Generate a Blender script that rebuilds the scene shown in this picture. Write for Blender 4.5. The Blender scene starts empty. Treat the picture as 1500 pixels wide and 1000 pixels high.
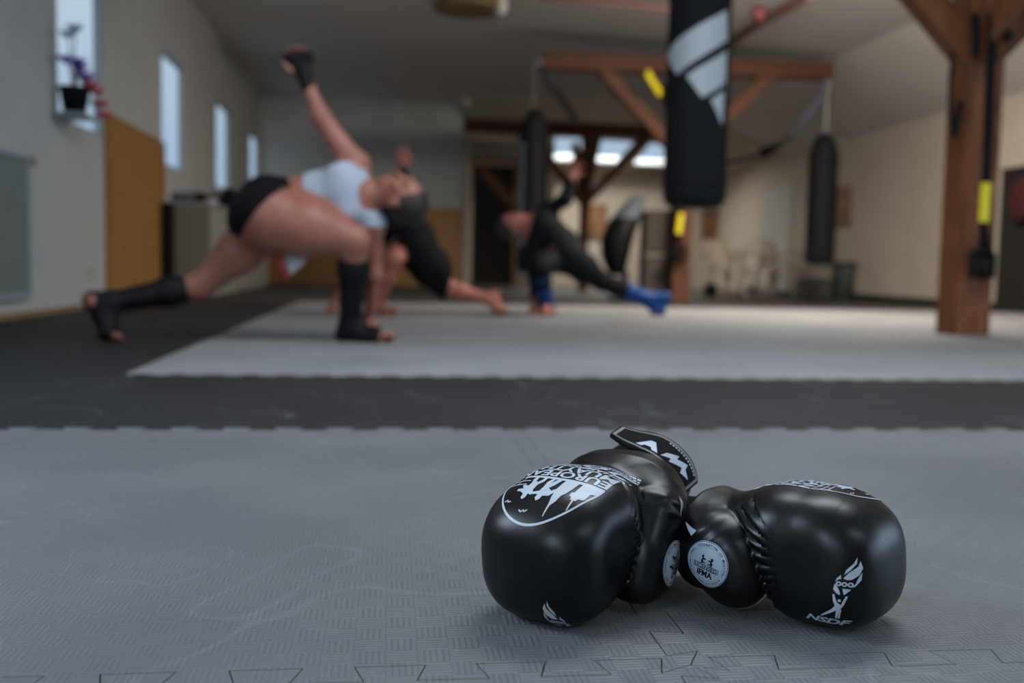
import bpy, bmesh, math, random
import numpy as np
from mathutils import Vector, Matrix, Euler
from mathutils.bvhtree import BVHTree
random.seed(4)
PI = math.pi
S = bpy.context.scene
COL = S.collection

# ------------------------------------------------------------------ camera
H = .38; FP = 1458.
PSI, PIT, RHO = math.radians(7.04), math.radians(4.35), math.radians(1.2)
CF = Vector((math.sin(PSI)*math.cos(PIT), math.cos(PSI)*math.cos(PIT), -math.sin(PIT)))
_r0 = Vector((math.cos(PSI), -math.sin(PSI), 0)); _u0 = _r0.cross(CF)
CR = _r0*math.cos(RHO) + _u0*math.sin(RHO)
CU = -_r0*math.sin(RHO) + _u0*math.cos(RHO)
cd = bpy.data.cameras.new('camera'); cam = bpy.data.objects.new('camera', cd); COL.objects.link(cam)
M = Matrix((CR, CU, -CF)).transposed().to_4x4(); M.translation = (0, 0, H)
cam.matrix_world = M
cd.sensor_width = 36; cd.lens = FP/1500*36; cd.clip_start = .02; cd.clip_end = 300
cd.dof.use_dof = True; cd.dof.focus_distance = 1.09; cd.dof.aperture_fstop = 2.8
S.camera = cam

def at(px, py, z=None, Y=None, X=None, D=None):
    """a point of the place seen at a pixel of the photograph, on a known plane"""
    d = CF + CR*((px-750)/FP) + CU*((500-py)/FP)
    if z is not None: t = (z-H)/d.z
    elif Y is not None: t = Y/d.y
    elif X is not None: t = X/d.x
    else: t = D
    return Vector((0, 0, H)) + d*t

# ------------------------------------------------------------------ materials
def lin(c):
    return tuple(((x/255)/12.92 if x/255 <= .04045 else ((x/255+.055)/1.055)**2.4) for x in c) + (1,)
def mat(name, rgb, rough=.6, metal=0, rgb2=None, scale=8, stretch=(1, 1, 1), bump=0, bscale=60, spec=.5, emit=None, es=1, rvar=0, coat=0, trans=0, det=5):
    m = bpy.data.materials.new(name); m.use_nodes = True
    nt = m.node_tree; b = nt.nodes['Principled BSDF']
    b.inputs['Base Color'].default_value = lin(rgb); b.inputs['Roughness'].default_value = rough
    b.inputs['Metallic'].default_value = metal; b.inputs['Specular IOR Level'].default_value = spec
    b.inputs['Coat Weight'].default_value = coat
    if trans: b.inputs['Transmission Weight'].default_value = trans
    if emit: b.inputs['Emission Color'].default_value = lin(emit); b.inputs['Emission Strength'].default_value = es
    tc = nt.nodes.new('ShaderNodeTexCoord'); mp = nt.nodes.new('ShaderNodeMapping'); mp.inputs['Scale'].default_value = stretch
    nt.links.new(tc.outputs['Object'], mp.inputs[0])
    n = nt.nodes.new('ShaderNodeTexNoise'); n.inputs['Scale'].default_value = scale; n.inputs['Detail'].default_value = det
    nt.links.new(mp.outputs[0], n.inputs[0])
    if rgb2:
        r = nt.nodes.new('ShaderNodeValToRGB'); r.color_ramp.elements[0].color = lin(rgb); r.color_ramp.elements[1].color = lin(rgb2)
        r.color_ramp.elements[0].position = .35; r.color_ramp.elements[1].position = .65
        nt.links.new(n.outputs[0], r.inputs[0]); nt.links.new(r.outputs[0], b.inputs['Base Color'])
    if rvar:
        mr = nt.nodes.new('ShaderNodeMapRange'); mr.inputs['To Min'].default_value = rough-rvar; mr.inputs['To Max'].default_value = rough+rvar
        nt.links.new(n.outputs[0], mr.inputs['Value']); nt.links.new(mr.outputs[0], b.inputs['Roughness'])
    if bump:
        n2 = nt.nodes.new('ShaderNodeTexNoise'); n2.inputs['Scale'].default_value = bscale; n2.inputs['Detail'].default_value = 3
        nt.links.new(mp.outputs[0], n2.inputs[0])
        bp = nt.nodes.new('ShaderNodeBump'); bp.inputs['Strength'].default_value = bump; bp.inputs['Distance'].default_value = .01
        nt.links.new(n2.outputs[0], bp.inputs['Height']); nt.links.new(bp.outputs[0], b.inputs['Normal'])
    return m

def mat_foam(name, rgb, rgb2, rough=.5, cell=.031, stripes=5, depth=.5):
    """puzzle mat: squares of embossed ribs, turned by a quarter from square to square, with scuffs"""
    m = mat(name, rgb, rough, rgb2=rgb2, scale=2.2, rvar=.07, det=8, spec=.4)
    nt = m.node_tree; b = nt.nodes['Principled BSDF']
    def N(t, **k):
        n = nt.nodes.new(t)
        for a, v in k.items(): setattr(n, a, v)
        return n
    def ma(op, a, c=None):
        n = N('ShaderNodeMath', operation=op)
        for i, v in enumerate((a, c)):
            if v is None: continue
            if isinstance(v, (int, float)): n.inputs[i].default_value = v
            else: nt.links.new(v, n.inputs[i])
        return n.outputs[0]
    tc = N('ShaderNodeTexCoord'); sp = N('ShaderNodeSeparateXYZ'); nt.links.new(tc.outputs['Object'], sp.inputs[0])
    gx, gy = ma('DIVIDE', sp.outputs[0], cell), ma('DIVIDE', sp.outputs[1], cell)
    par = ma('MODULO', ma('ADD', ma('ADD', ma('FLOOR', gx), ma('FLOOR', gy)), 2000), 2)
    fx, fy = ma('FRACT', gx), ma('FRACT', gy)
    def ribs(f): return ma('POWER', ma('ABSOLUTE', ma('SINE', ma('MULTIPLY', f, PI*stripes))), .6)
    a, c = ribs(fx), ribs(fy)
    h = ma('ADD', ma('MULTIPLY', a, par), ma('MULTIPLY', c, ma('SUBTRACT', 1, par)))
    bp = N('ShaderNodeBump'); bp.inputs['Strength'].default_value = depth; bp.inputs['Distance'].default_value = .0012
    nt.links.new(h, bp.inputs['Height']); nt.links.new(bp.outputs[0], b.inputs['Normal'])
    # long light scuffs
    n = N('ShaderNodeTexNoise'); n.inputs['Scale'].default_value = 1.6; n.inputs['Detail'].default_value = 2; n.inputs['Distortion'].default_value = 1.4
    nt.links.new(tc.outputs['Object'], n.inputs[0])
    d = ma('ABSOLUTE', ma('SUBTRACT', n.outputs[0], .5))
    mr = N('ShaderNodeMapRange'); mr.inputs['From Min'].default_value = 0; mr.inputs['From Max'].default_value = .006
    mr.inputs['To Min'].default_value = .16; mr.inputs['To Max'].default_value = 0
    nt.links.new(d, mr.inputs['Value'])
    n3 = N('ShaderNodeTexNoise'); n3.inputs['Scale'].default_value = 5; nt.links.new(tc.outputs['Object'], n3.inputs[0])
    g = ma('MULTIPLY', mr.outputs[0], n3.outputs[0])
    old = b.inputs['Base Color'].links[0].from_socket
    mx = N('ShaderNodeMix', data_type='RGBA'); nt.links.new(g, mx.inputs[0]); nt.links.new(old, mx.inputs[6]); mx.inputs[7].default_value = (.5, .52, .54, 1)
    # slightly darker between the ribs
    mx2 = N('ShaderNodeMix', data_type='RGBA', blend_type='MULTIPLY'); mx2.inputs[0].default_value = 1
    mr2 = N('ShaderNodeMapRange'); mr2.inputs['To Min'].default_value = .72; mr2.inputs['To Max'].default_value = 1.03; nt.links.new(h, mr2.inputs['Value'])
    nt.links.new(mx.outputs[2], mx2.inputs[6]); nt.links.new(mr2.outputs[0], mx2.inputs[7]); nt.links.new(mx2.outputs[2], b.inputs['Base Color'])
    return m

LEATHER = mat('black_leather', (6, 6, 7), .34, rgb2=(8, 8, 9), scale=14, bump=.04, bscale=900, spec=.3, rvar=.02)
CLOTH_BLACK = mat('black_cloth', (9, 9, 11), .85, bump=.3, bscale=500, spec=.2)
WEB_BLACK = mat('black_webbing', (7, 7, 9), .85, rgb2=(11, 11, 14), scale=160, stretch=(1, .2, 1), bump=.3, bscale=500, spec=.15)
PRINT = mat('grey_white_print', (176, 186, 196), .42, rgb2=(168, 178, 190), scale=30)
PIPE = mat('grey_piping', (122, 118, 116), .6, bump=.3, bscale=700)
PRINT_DK = mat('black_print', (12, 14, 18), .5)
BADGE = mat('white_badge_vinyl', (172, 188, 202), .35, rgb2=(162, 180, 196), scale=40)
FOAM_N = mat_foam('grey_puzzle_foam', (98, 101, 103), (110, 112, 113), .46)
FOAM_F = mat_foam('pale_puzzle_foam', (128, 130, 132), (140, 141, 141), .5)
FOAM_D = mat_foam('charcoal_puzzle_foam', (22, 22, 24), (29, 28, 29), .62)
PLASTER = mat('white_plaster', (172, 174, 172), .85, rgb2=(178, 180, 177), scale=3, bump=.1, bscale=30)
PLASTER_W = mat('cream_plaster', (178, 168, 155), .85, rgb2=(184, 174, 161), scale=3, bump=.1, bscale=30)
CEIL = mat('ceiling_plaster', (204, 199, 194), .9, rgb2=(208, 204, 198), scale=2)
OSB = mat('chipboard_panel', (132, 92, 44), .6, rgb2=(164, 120, 62), scale=30, stretch=(1, 1, .4), bump=.2, bscale=60)
TIMBER = mat('old_timber', (78, 40, 15), .7, rgb2=(128, 72, 30), scale=9, stretch=(6, 6, .5), bump=.5, bscale=20)
TIMBER_H = mat('old_timber_beam', (56, 27, 10), .75, rgb2=(84, 44, 18), scale=9, stretch=(.5, 6, 6), bump=.5, bscale=20)
TRIM = mat('pale_wood_trim', (140, 112, 82), .6)
DARKWOOD = mat('dark_door', (20, 16, 12), .8, rgb2=(28, 22, 16), scale=6, stretch=(5, 5, .6))
BAGM = mat('black_vinyl_bag', (10, 11, 14), .75, rgb2=(13, 14, 17), scale=6, bump=.1, bscale=40, rvar=.04, spec=.18)
BAGLOGO = mat('pale_grey_print', (150, 158, 162), .5)
CHAIN = mat('steel_chain', (120, 122, 126), .35, metal=1)
STRAPG = mat('blue_grey_webbing', (92, 92, 108), .7)
ROPE = mat('dark_rope', (46, 40, 38), .8)
YEL = mat('yellow_webbing', (214, 196, 20), .55)
SKIN = mat('skin', (140, 87, 71), .5, rgb2=(150, 96, 79), scale=9, spec=.4)
SKIN2 = mat('skin_pink', (156, 92, 77), .5, rgb2=(164, 100, 84), scale=9, spec=.4)
HAIR = mat('dark_hair', (24, 16, 14), .55, rgb2=(36, 24, 20), scale=60, stretch=(1, 1, 5), bump=.4, bscale=80)
WHITE_TOP = mat('white_jersey', (160, 168, 180), .8, rgb2=(150, 158, 170), scale=6, bump=.1)
BLK_SHORT = mat('black_short_fabric', (9, 9, 13), .75, bump=.2, bscale=30, spec=.15)
BLK_SUIT = mat('black_training_suit', (11, 12, 16), .75, bump=.25, bscale=24, spec=.15)
RED = mat('red_satin', (160, 30, 34), .5)
WHITESAT = mat('white_satin', (190, 190, 196), .5)
BLUE = mat('blue_shin_guard', (8, 56, 118), .5, spec=.2)
BLKPAD = mat('black_padding', (9, 9, 11), .6, spec=.2)
EYEW = mat('eye_white', (128, 112, 104), .45); LIP = mat('lips', (150, 78, 70), .5)
CAB = mat('white_cabinet', (150, 148, 142), .5); CABS = mat('taupe_board', (112, 106, 96), .6)
PLASTIC = mat('cream_plastic', (196, 184, 168), .4); GREYB = mat('grey_crate', (92, 92, 86), .6)
BIN = mat('grey_bin', (78, 84, 84), .4); PAD_G = mat('grey_shield', (82, 86, 92), .6, spec=.2)
DOORW = mat('white_door', (172, 176, 172), .5); REDP = mat('faded_red_pipe', (122, 84, 78), .7)
REDM = mat('red_paint', (112, 48, 56), .7); CORK = mat('cork_disc', (130, 108, 70), .8, rgb2=(112, 92, 56), scale=40)
LAMPW = mat('white_lamp_plastic', (190, 190, 184), .4); FRAME = mat('brown_picture_frame', (116, 76, 52), .6)
PIC = mat('sepia_picture', (150, 112, 76), .6, rgb2=(110, 70, 54), scale=5)
WFRAME = mat('white_window_frame', (150, 160, 168), .5); PURP = mat('purple_petals', (104, 66, 170), .6); PINK = mat('pink_petals', (196, 72, 84), .6)
TURQ = mat('pale_blue_petals', (140, 168, 190), .6); MIRR = mat('mirror_glass', (120, 132, 130), .22)
TAUPE = mat('taupe_foam', (62, 56, 49), .9)
def glass(name, rgb):
    m = bpy.data.materials.new(name); m.use_nodes = True; nt = m.node_tree
    nt.nodes.remove(nt.nodes['Principled BSDF'])
    tl = nt.nodes.new('ShaderNodeBsdfTransparent'); tl.inputs[0].default_value = rgb+(1,)
    gl = nt.nodes.new('ShaderNodeBsdfGlossy'); gl.inputs['Roughness'].default_value = .05
    mx = nt.nodes.new('ShaderNodeMixShader'); mx.inputs[0].default_value = .06
    nt.links.new(tl.outputs[0], mx.inputs[1]); nt.links.new(gl.outputs[0], mx.inputs[2]); nt.links.new(mx.outputs[0], nt.nodes['Material Output'].inputs[0])
    return m
GLASS = glass('window_glass', (.95, .97, 1))

# ------------------------------------------------------------------ object helpers
def tagp(o, label=None, cat=None, group=None, kind=None):
    if label: o['label'] = label
    if cat: o['category'] = cat
    if group: o['group'] = group
    if kind: o['kind'] = kind
    return o
def empty(name, loc, label, cat, group=None, rz=0):
    o = bpy.data.objects.new(name, None); COL.objects.link(o); o.location = loc; o.rotation_euler = (0, 0, rz); o.empty_display_size = .1
    return tagp(o, label, cat, group)
def link(name, me, m, parent=None, smooth=True, world=False):
    o = bpy.data.objects.new(name, me); COL.objects.link(o)
    if m: me.materials.append(m)
    if smooth: me.polygons.foreach_set('use_smooth', [True]*len(me.polygons))
    if parent:
        o.parent = parent
        if world:
            bpy.context.view_layer.update(); o.matrix_parent_inverse = parent.matrix_world.inverted()
    return o
def from_bm(name, bm, m, parent=None, smooth=False, world=False):
    me = bpy.data.meshes.new(name); bm.normal_update(); bm.to_mesh(me); bm.free()
    return link(name, me, m, parent, smooth, world)
def box(bm, c, s, rot=None, bev=0):
    r = bmesh.ops.create_cube(bm, size=1); vs = r['verts']
    bmesh.ops.scale(bm, vec=s, verts=vs)
    if bev:
        es = list({e for v in vs for e in v.link_edges})
        g = bmesh.ops.bevel(bm, geom=es, offset=bev, segments=2, affect='EDGES', profile=.6); vs = list({v for f in g['faces'] for v in f.verts} | {v for v in vs if v.is_valid})
    if rot is not None: bmesh.ops.transform(bm, matrix=(rot if isinstance(rot, Matrix) else Euler(rot).to_matrix().to_4x4()), verts=vs)
    bmesh.ops.translate(bm, vec=c, verts=vs)
def tube(bm, pts, r, seg=12, caps=True, flat=1.0, upv=None):
    pts = [Vector(p) for p in pts]; n = len(pts); rs = r if isinstance(r, (list, tuple)) else [r]*n
    rings = []; prev = None
    for i, p in enumerate(pts):
        t = (pts[min(i+1, n-1)]-pts[max(i-1, 0)]).normalized()
        a = (upv or Vector((0, 0, 1))) if prev is None else prev
        if abs(t.dot(a)) > .97 and prev is None: a = Vector((1, 0, 0))
        x = (a - t*a.dot(t)).normalized(); y = t.cross(x); prev = x
        rings.append([bm.verts.new(p + (x*math.cos(2*PI*k/seg) + y*math.sin(2*PI*k/seg)*flat)*rs[i]) for k in range(seg)])
    for a, b in zip(rings, rings[1:]):
        for k in range(seg): bm.faces.new((a[k], a[(k+1) % seg], b[(k+1) % seg], b[k]))
    if caps: bm.faces.new(rings[0][::-1]); bm.faces.new(rings[-1])
def lathe(bm, prof, c=(0, 0, 0), seg=32, mtx=None):
    rings = []
    for r, z in prof:
        rings.append([bm.verts.new(((mtx or Matrix())@Vector((r*math.cos(2*PI*k/seg), r*math.sin(2*PI*k/seg), z)))+Vector(c)) for k in range(seg)])
    for a, b in zip(rings, rings[1:]):
        for k in range(seg): bm.faces.new((a[k], a[(k+1) % seg], b[(k+1) % seg], b[k]))
    if prof[0][0] > 1e-4: bm.faces.new(rings[0][::-1])
    if prof[-1][0] > 1e-4: bm.faces.new(rings[-1])
    bmesh.ops.remove_doubles(bm, verts=bm.verts, dist=1e-6)
def boxo(name, c, s, m, parent=None, rot=None, bev=0):
    bm = bmesh.new(); box(bm, c, s, rot, bev); return from_bm(name, bm, m, parent, bool(bev) and False)
def struct(name, bm, m):
    o = from_bm(name, bm, m); o['kind'] = 'structure'; return o
def prism(bm, poly, z0, z1):
    lo = [bm.verts.new((x, y, z0)) for x, y in poly]; hi = [bm.verts.new((x, y, z1)) for x, y in poly]
    n = len(poly)
    for i in range(n): bm.faces.new((lo[i], lo[(i+1) % n], hi[(i+1) % n], hi[i]))
    from mathutils.geometry import tessellate_polygon
    for a, b, c in tessellate_polygon([[Vector((x, y, 0)) for x, y in poly]]):
        (x0, y0), (x1, y1), (x2, y2) = poly[a], poly[b], poly[c]
        if (x1-x0)*(y2-y0)-(x2-x0)*(y1-y0) < 0: a, c = c, a
        bm.faces.new((hi[a], hi[b], hi[c])); bm.faces.new((lo[c], lo[b], lo[a]))

# ------------------------------------------------------------------ implicit surfaces (smooth unions meshed by surface nets)
class Field:
    """smooth union of tapered capsules and ellipsoids"""
    def __init__(s, k=.02): s.p = []; s.k = k
    def cap(s, a, b, ra, rb=None, k=None): s.p.append(('c', np.array(a, float), np.array(b, float), ra, ra if rb is None else rb, k)); return s
    def ell(s, c, r, R=None, k=None, n=2.0): s.p.append(('e', np.array(c, float), np.array(r, float), np.eye(3) if R is None else np.array(R, float), n, k)); return s
    def bb(s, q):
        if q[0] == 'c':
            lo = np.minimum(q[1]-q[3], q[2]-q[4]); hi = np.maximum(q[1]+q[3], q[2]+q[4])
        else:
            m = np.sqrt((q[3]**2)@(q[2]**2)); m = m*1.02 if q[4] <= 2 else np.full(3, np.linalg.norm(q[2])); lo, hi = q[1]-m, q[1]+m
        return lo, hi
    def bounds(s, pad=.03):
        b = [s.bb(q) for q in s.p]
        return np.min([x[0] for x in b], 0)-pad, np.max([x[1] for x in b], 0)+pad
    def one(s, q, P):
        if q[0] == 'c':
            a, b = q[1], q[2]; d = b-a; L = max(d@d, 1e-12)
            t = np.clip(((P-a)@d)/L, 0, 1)
            return np.linalg.norm(P-a-t[..., None]*d, axis=-1) - (q[3]+(q[4]-q[3])*t)
        l = (P-q[1])@q[3]; n = q[4]
        v = np.abs(l/q[2])
        if n == 2: kk = np.sqrt((v**2).sum(-1)); g = np.sqrt(((l/q[2]**2)**2).sum(-1))+1e-9; return kk*(kk-1)/g
        kk = (v**n).sum(-1)**(1/n); return (kk-1)*q[2].min()
    def __call__(s, P):
        out = np.full(P.shape[:-1], 1.0)
        for q in s.p:
            k = q[5] or s.k; d = s.one(q, P)
            h = np.maximum(k-np.abs(out-d), 0)/k; out = np.minimum(out, d)-h*h*k*.25
        return out
    def grid(s, ax):
        out = np.full([len(a) for a in ax], .1, np.float64)
        for q in s.p:
            k = q[5] or s.k; lo, hi = s.bb(q); sl = []
            for i in range(3):
                i0 = max(np.searchsorted(ax[i], lo[i]-k-.012)-1, 0); i1 = min(np.searchsorted(ax[i], hi[i]+k+.012)+1, len(ax[i])); sl.append(slice(i0, i1))
            if any(x.stop <= x.start for x in sl): continue
            P = np.stack(np.meshgrid(ax[0][sl[0]], ax[1][sl[1]], ax[2][sl[2]], indexing='ij'), -1)
            d = s.one(q, P); o = out[tuple(sl)]
            h = np.maximum(k-np.abs(o-d), 0)/k; out[tuple(sl)] = np.minimum(o, d)-h*h*k*.25
        return out

def nets(fn, lo, hi, h, name, gridfn=None, newton=2):
    ax = [np.arange(lo[i], hi[i]+h, h) for i in range(3)]
    if gridfn: V = gridfn(ax)
    else: V = fn(np.stack(np.meshgrid(*ax, indexing='ij'), -1))
    neg = V < 0
    c = np.zeros(tuple(n-1 for n in V.shape), np.int8)
    for a in (0, 1):
        for b in (0, 1):
            for d in (0, 1):
                c += neg[a:a+V.shape[0]-1, b:b+V.shape[1]-1, d:d+V.shape[2]-1]
    I = np.argwhere((c > 0) & (c < 8)); idx = np.full(c.shape, -1, np.int64); idx[tuple(I.T)] = np.arange(len(I))
    acc = np.zeros((len(I), 3)); cnt = np.zeros(len(I))
    for axis in range(3):
        o1, o2 = [x for x in range(3) if x != axis]
        for a in (0, 1):
            for b in (0, 1):
                off = np.zeros(3, int); off[o1] = a; off[o2] = b
                p = I+off; q = p.copy(); q[:, axis] += 1
                v0 = V[tuple(p.T)]; v1 = V[tuple(q.T)]; m = (v0 < 0) != (v1 < 0)
                t = np.where(m, v0/np.where(v0 == v1, 1, v0-v1), 0)
                pos = p.astype(float); pos[:, axis] += t
                acc[m] += pos[m]; cnt[m] += 1
    P = np.array(lo)+h*acc/np.maximum(cnt, 1)[:, None]
    faces = []
    for axis in range(3):
        o1, o2 = (axis+1) % 3, (axis+2) % 3
        sl0 = [slice(None)]*3; sl1 = [slice(None)]*3; sl0[axis] = slice(0, -1); sl1[axis] = slice(1, None)
        ch = neg[tuple(sl0)] != neg[tuple(sl1)]
        E = np.argwhere(ch); ok = (E[:, o1] > 0) & (E[:, o2] > 0) & (E[:, o1] < V.shape[o1]-1) & (E[:, o2] < V.shape[o2]-1); E = E[ok]
        def g(a, b):
            q = E.copy(); q[:, o1] -= a; q[:, o2] -= b; return idx[tuple(q.T)]
        f = np.stack([g(1, 1), g(0, 1), g(0, 0), g(1, 0)], 1)
        fl = ~neg[tuple(E.T)]; f[fl] = f[fl][:, ::-1]
        faces.append(f)
    Fc = np.concatenate(faces); Fc = Fc[(Fc >= 0).all(1)]
    e = h*.05
    for _ in range(newton):
        f0 = fn(P); G = np.stack([(fn(P+np.eye(3)[i]*e)-f0)/e for i in range(3)], -1)
        st = f0/np.maximum((G**2).sum(-1), .05)
        P = P-np.clip(st, -h*.5, h*.5)[:, None]*G
    me = bpy.data.meshes.new(name)
    me.from_pydata(P.tolist(), [], Fc.tolist()); me.update()
    f0 = fn(P); G = np.stack([(fn(P+np.eye(3)[i]*e)-fn(P-np.eye(3)[i]*e)) for i in range(3)], -1); G /= np.linalg.norm(G, axis=1)[:, None]+1e-12
    me.polygons.foreach_set('use_smooth', [True]*len(me.polygons)); me.normals_split_custom_set_from_vertices(G.tolist())
    return me
def smax(a, b, k): h = np.maximum(k-np.abs(a-b), 0)/k; return np.maximum(a, b)+h*h*k*.25
def smin(a, b, k): h = np.maximum(k-np.abs(a-b), 0)/k; return np.minimum(a, b)-h*h*k*.25

# ------------------------------------------------------------------ flat artwork -> printed film on a surface
def curve_mesh(obj_data, maxlen):
    o = bpy.data.objects.new('tmp', obj_data); COL.objects.link(o); bpy.context.view_layer.update()
    dg = bpy.context.evaluated_depsgraph_get(); me = bpy.data.meshes.new_from_object(o.evaluated_get(dg))
    bpy.data.objects.remove(o)
    bm = bmesh.new(); bm.from_mesh(me); bpy.data.meshes.remove(me)
    bmesh.ops.triangulate(bm, faces=bm.faces)
    return bm
def art_text(s, size, x, y, align='CENTER', sx=1, bold=.02, shear=0, fit=None, ang=0):
    c = bpy.data.curves.new('t', 'FONT'); c.body = s; c.size = size; c.align_x = align; c.offset = bold*size; c.shear = shear; c.resolution_u = 4
    bm = curve_mesh(c, 1)
    if fit:
        xs = [v.co.x for v in bm.verts]; w = max(xs)-min(xs); k = fit/w; x0 = min(xs)
        for v in bm.verts: v.co.x = (v.co.x-x0)*k if align == 'LEFT' else (v.co.x-x0-w/2)*k
    else:
        for v in bm.verts: v.co.x *= sx
    bmesh.ops.rotate(bm, verts=bm.verts, cent=(0, 0, 0), matrix=Matrix.Rotation(ang, 3, 'Z'))
    bmesh.ops.translate(bm, verts=bm.verts, vec=(x, y, 0)); return bm
def art_poly(loops):
    c = bpy.data.curves.new('p', 'CURVE'); c.dimensions = '2D'; c.fill_mode = 'BOTH'
    for l in loops:
        sp = c.splines.new('POLY'); sp.points.add(len(l)-1)
        for i, (x, y) in enumerate(l): sp.points[i].co = (x, y, 0, 1)
        sp.use_cyclic_u = True
    return curve_mesh(c, 1)
def ring_loops(cx, cy, r0, r1, a0=0, a1=2*PI, n=48):
    if abs(a1-a0-2*PI) < 1e-6: return [[(cx+r*math.cos(2*PI*i/n), cy+r*math.sin(2*PI*i/n)) for i in range(n)] for r in (r1, r0) if r > 0]
    o = [(cx+r1*math.cos(a0+(a1-a0)*i/n), cy+r1*math.sin(a0+(a1-a0)*i/n)) for i in range(n+1)]
    return [o+[(cx+r0*math.cos(a1-(a1-a0)*i/n), cy+r0*math.sin(a1-(a1-a0)*i/n)) for i in range(n+1)]]
def stroke(pts, w):
    """closed outline of a polyline of width w"""
    L, R = [], []
    for i, p in enumerate(pts):
        a = Vector(pts[max(i-1, 0)]); b = Vector(pts[min(i+1, len(pts)-1)]); d = (b-a).normalized(); n = Vector((-d.y, d.x))*w/2
        L.append((p[0]+n.x, p[1]+n.y)); R.append((p[0]-n.x, p[1]-n.y))
    return L+R[::-1]
def merge(bms):
    bm = bmesh.new()
    for b in bms:
        me = bpy.data.meshes.new('x'); b.to_mesh(me); b.free(); bm.from_mesh(me); bpy.data.meshes.remove(me)
    return bm
def decal(name, bms, surf, org, U, V, m, parent, lift=.0004, maxlen=.004, scale=1, warp=None, thick=False, far=.3):
    """lay flat artwork (u, v in the frame org, U, V) on a surface; surf = list of BVH trees"""
    bm = merge(bms)
    if scale != 1: bmesh.ops.scale(bm, vec=(scale,)*3, verts=bm.verts)
    for _ in range(7):
        es = [e for e in bm.edges if e.calc_length() > maxlen]
        if not es: break
        bmesh.ops.subdivide_edges(bm, edges=es, cuts=1); bmesh.ops.triangulate(bm, faces=bm.faces)
    U = Vector(U).normalized(); V = Vector(V); V = (V-U*V.dot(U)).normalized(); Nn = U.cross(V); org = Vector(org); dead = []
    for v in bm.verts:
        u_, v_ = v.co.x, v.co.y
        if warp: v_ *= warp[0] if v_ > 0 else warp[1]
        p = org+U*u_+V*v_
        best = None
        for t in surf:
            h = t.ray_cast(p+Nn*.06, -Nn, far)
            if h[0] is not None and (best is None or h[3] < best[3]): best = h
        if best is None: dead.append(v); continue
        nn = best[1]
        if nn.dot(Nn) < 0: nn = -nn
        if nn.dot(Nn) < .12: dead.append(v); continue
        v.co = best[0]+nn*lift
    bmesh.ops.delete(bm, geom=dead, context='VERTS')
    bmesh.ops.recalc_face_normals(bm, faces=bm.faces)
    return from_bm(name, bm, m, parent, True)
def bvh(o): return BVHTree.FromPolygons([v.co.copy() for v in o.data.vertices], [tuple(p.vertices) for p in o.data.polygons])

#@@GLOVES
# ------------------------------------------------------------------ boxing gloves
def split_faces(me, sel, name):
    """two meshes from one, cut where sel changes, keeping the smooth normals"""
    nv = len(me.vertices); co = np.empty(nv*3); me.vertices.foreach_get('co', co); co = co.reshape(-1, 3)
    nr = np.array([v.vector[:] for v in me.vertex_normals]) if False else None
    cn = np.empty(len(me.loops)*3); me.corner_normals.foreach_get('vector', cn); cn = cn.reshape(-1, 3)
    lv = np.empty(len(me.loops), int); me.loops.foreach_get('vertex_index', lv); vn = np.zeros((nv, 3)); vn[lv] = cn
    F = np.array([p.vertices[:] for p in me.polygons]); out = []
    for k, m in enumerate((sel, ~sel)):
        f = F[m]; u, inv = np.unique(f, return_inverse=True); inv = inv.reshape(f.shape)
        n = bpy.data.meshes.new(name[k]); n.from_pydata(co[u].tolist(), [], inv.tolist()); n.update()
        n.polygons.foreach_set('use_smooth', [True]*len(n.polygons)); n.normals_split_custom_set_from_vertices(vn[u].tolist()); out.append(n)
    return out
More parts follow.
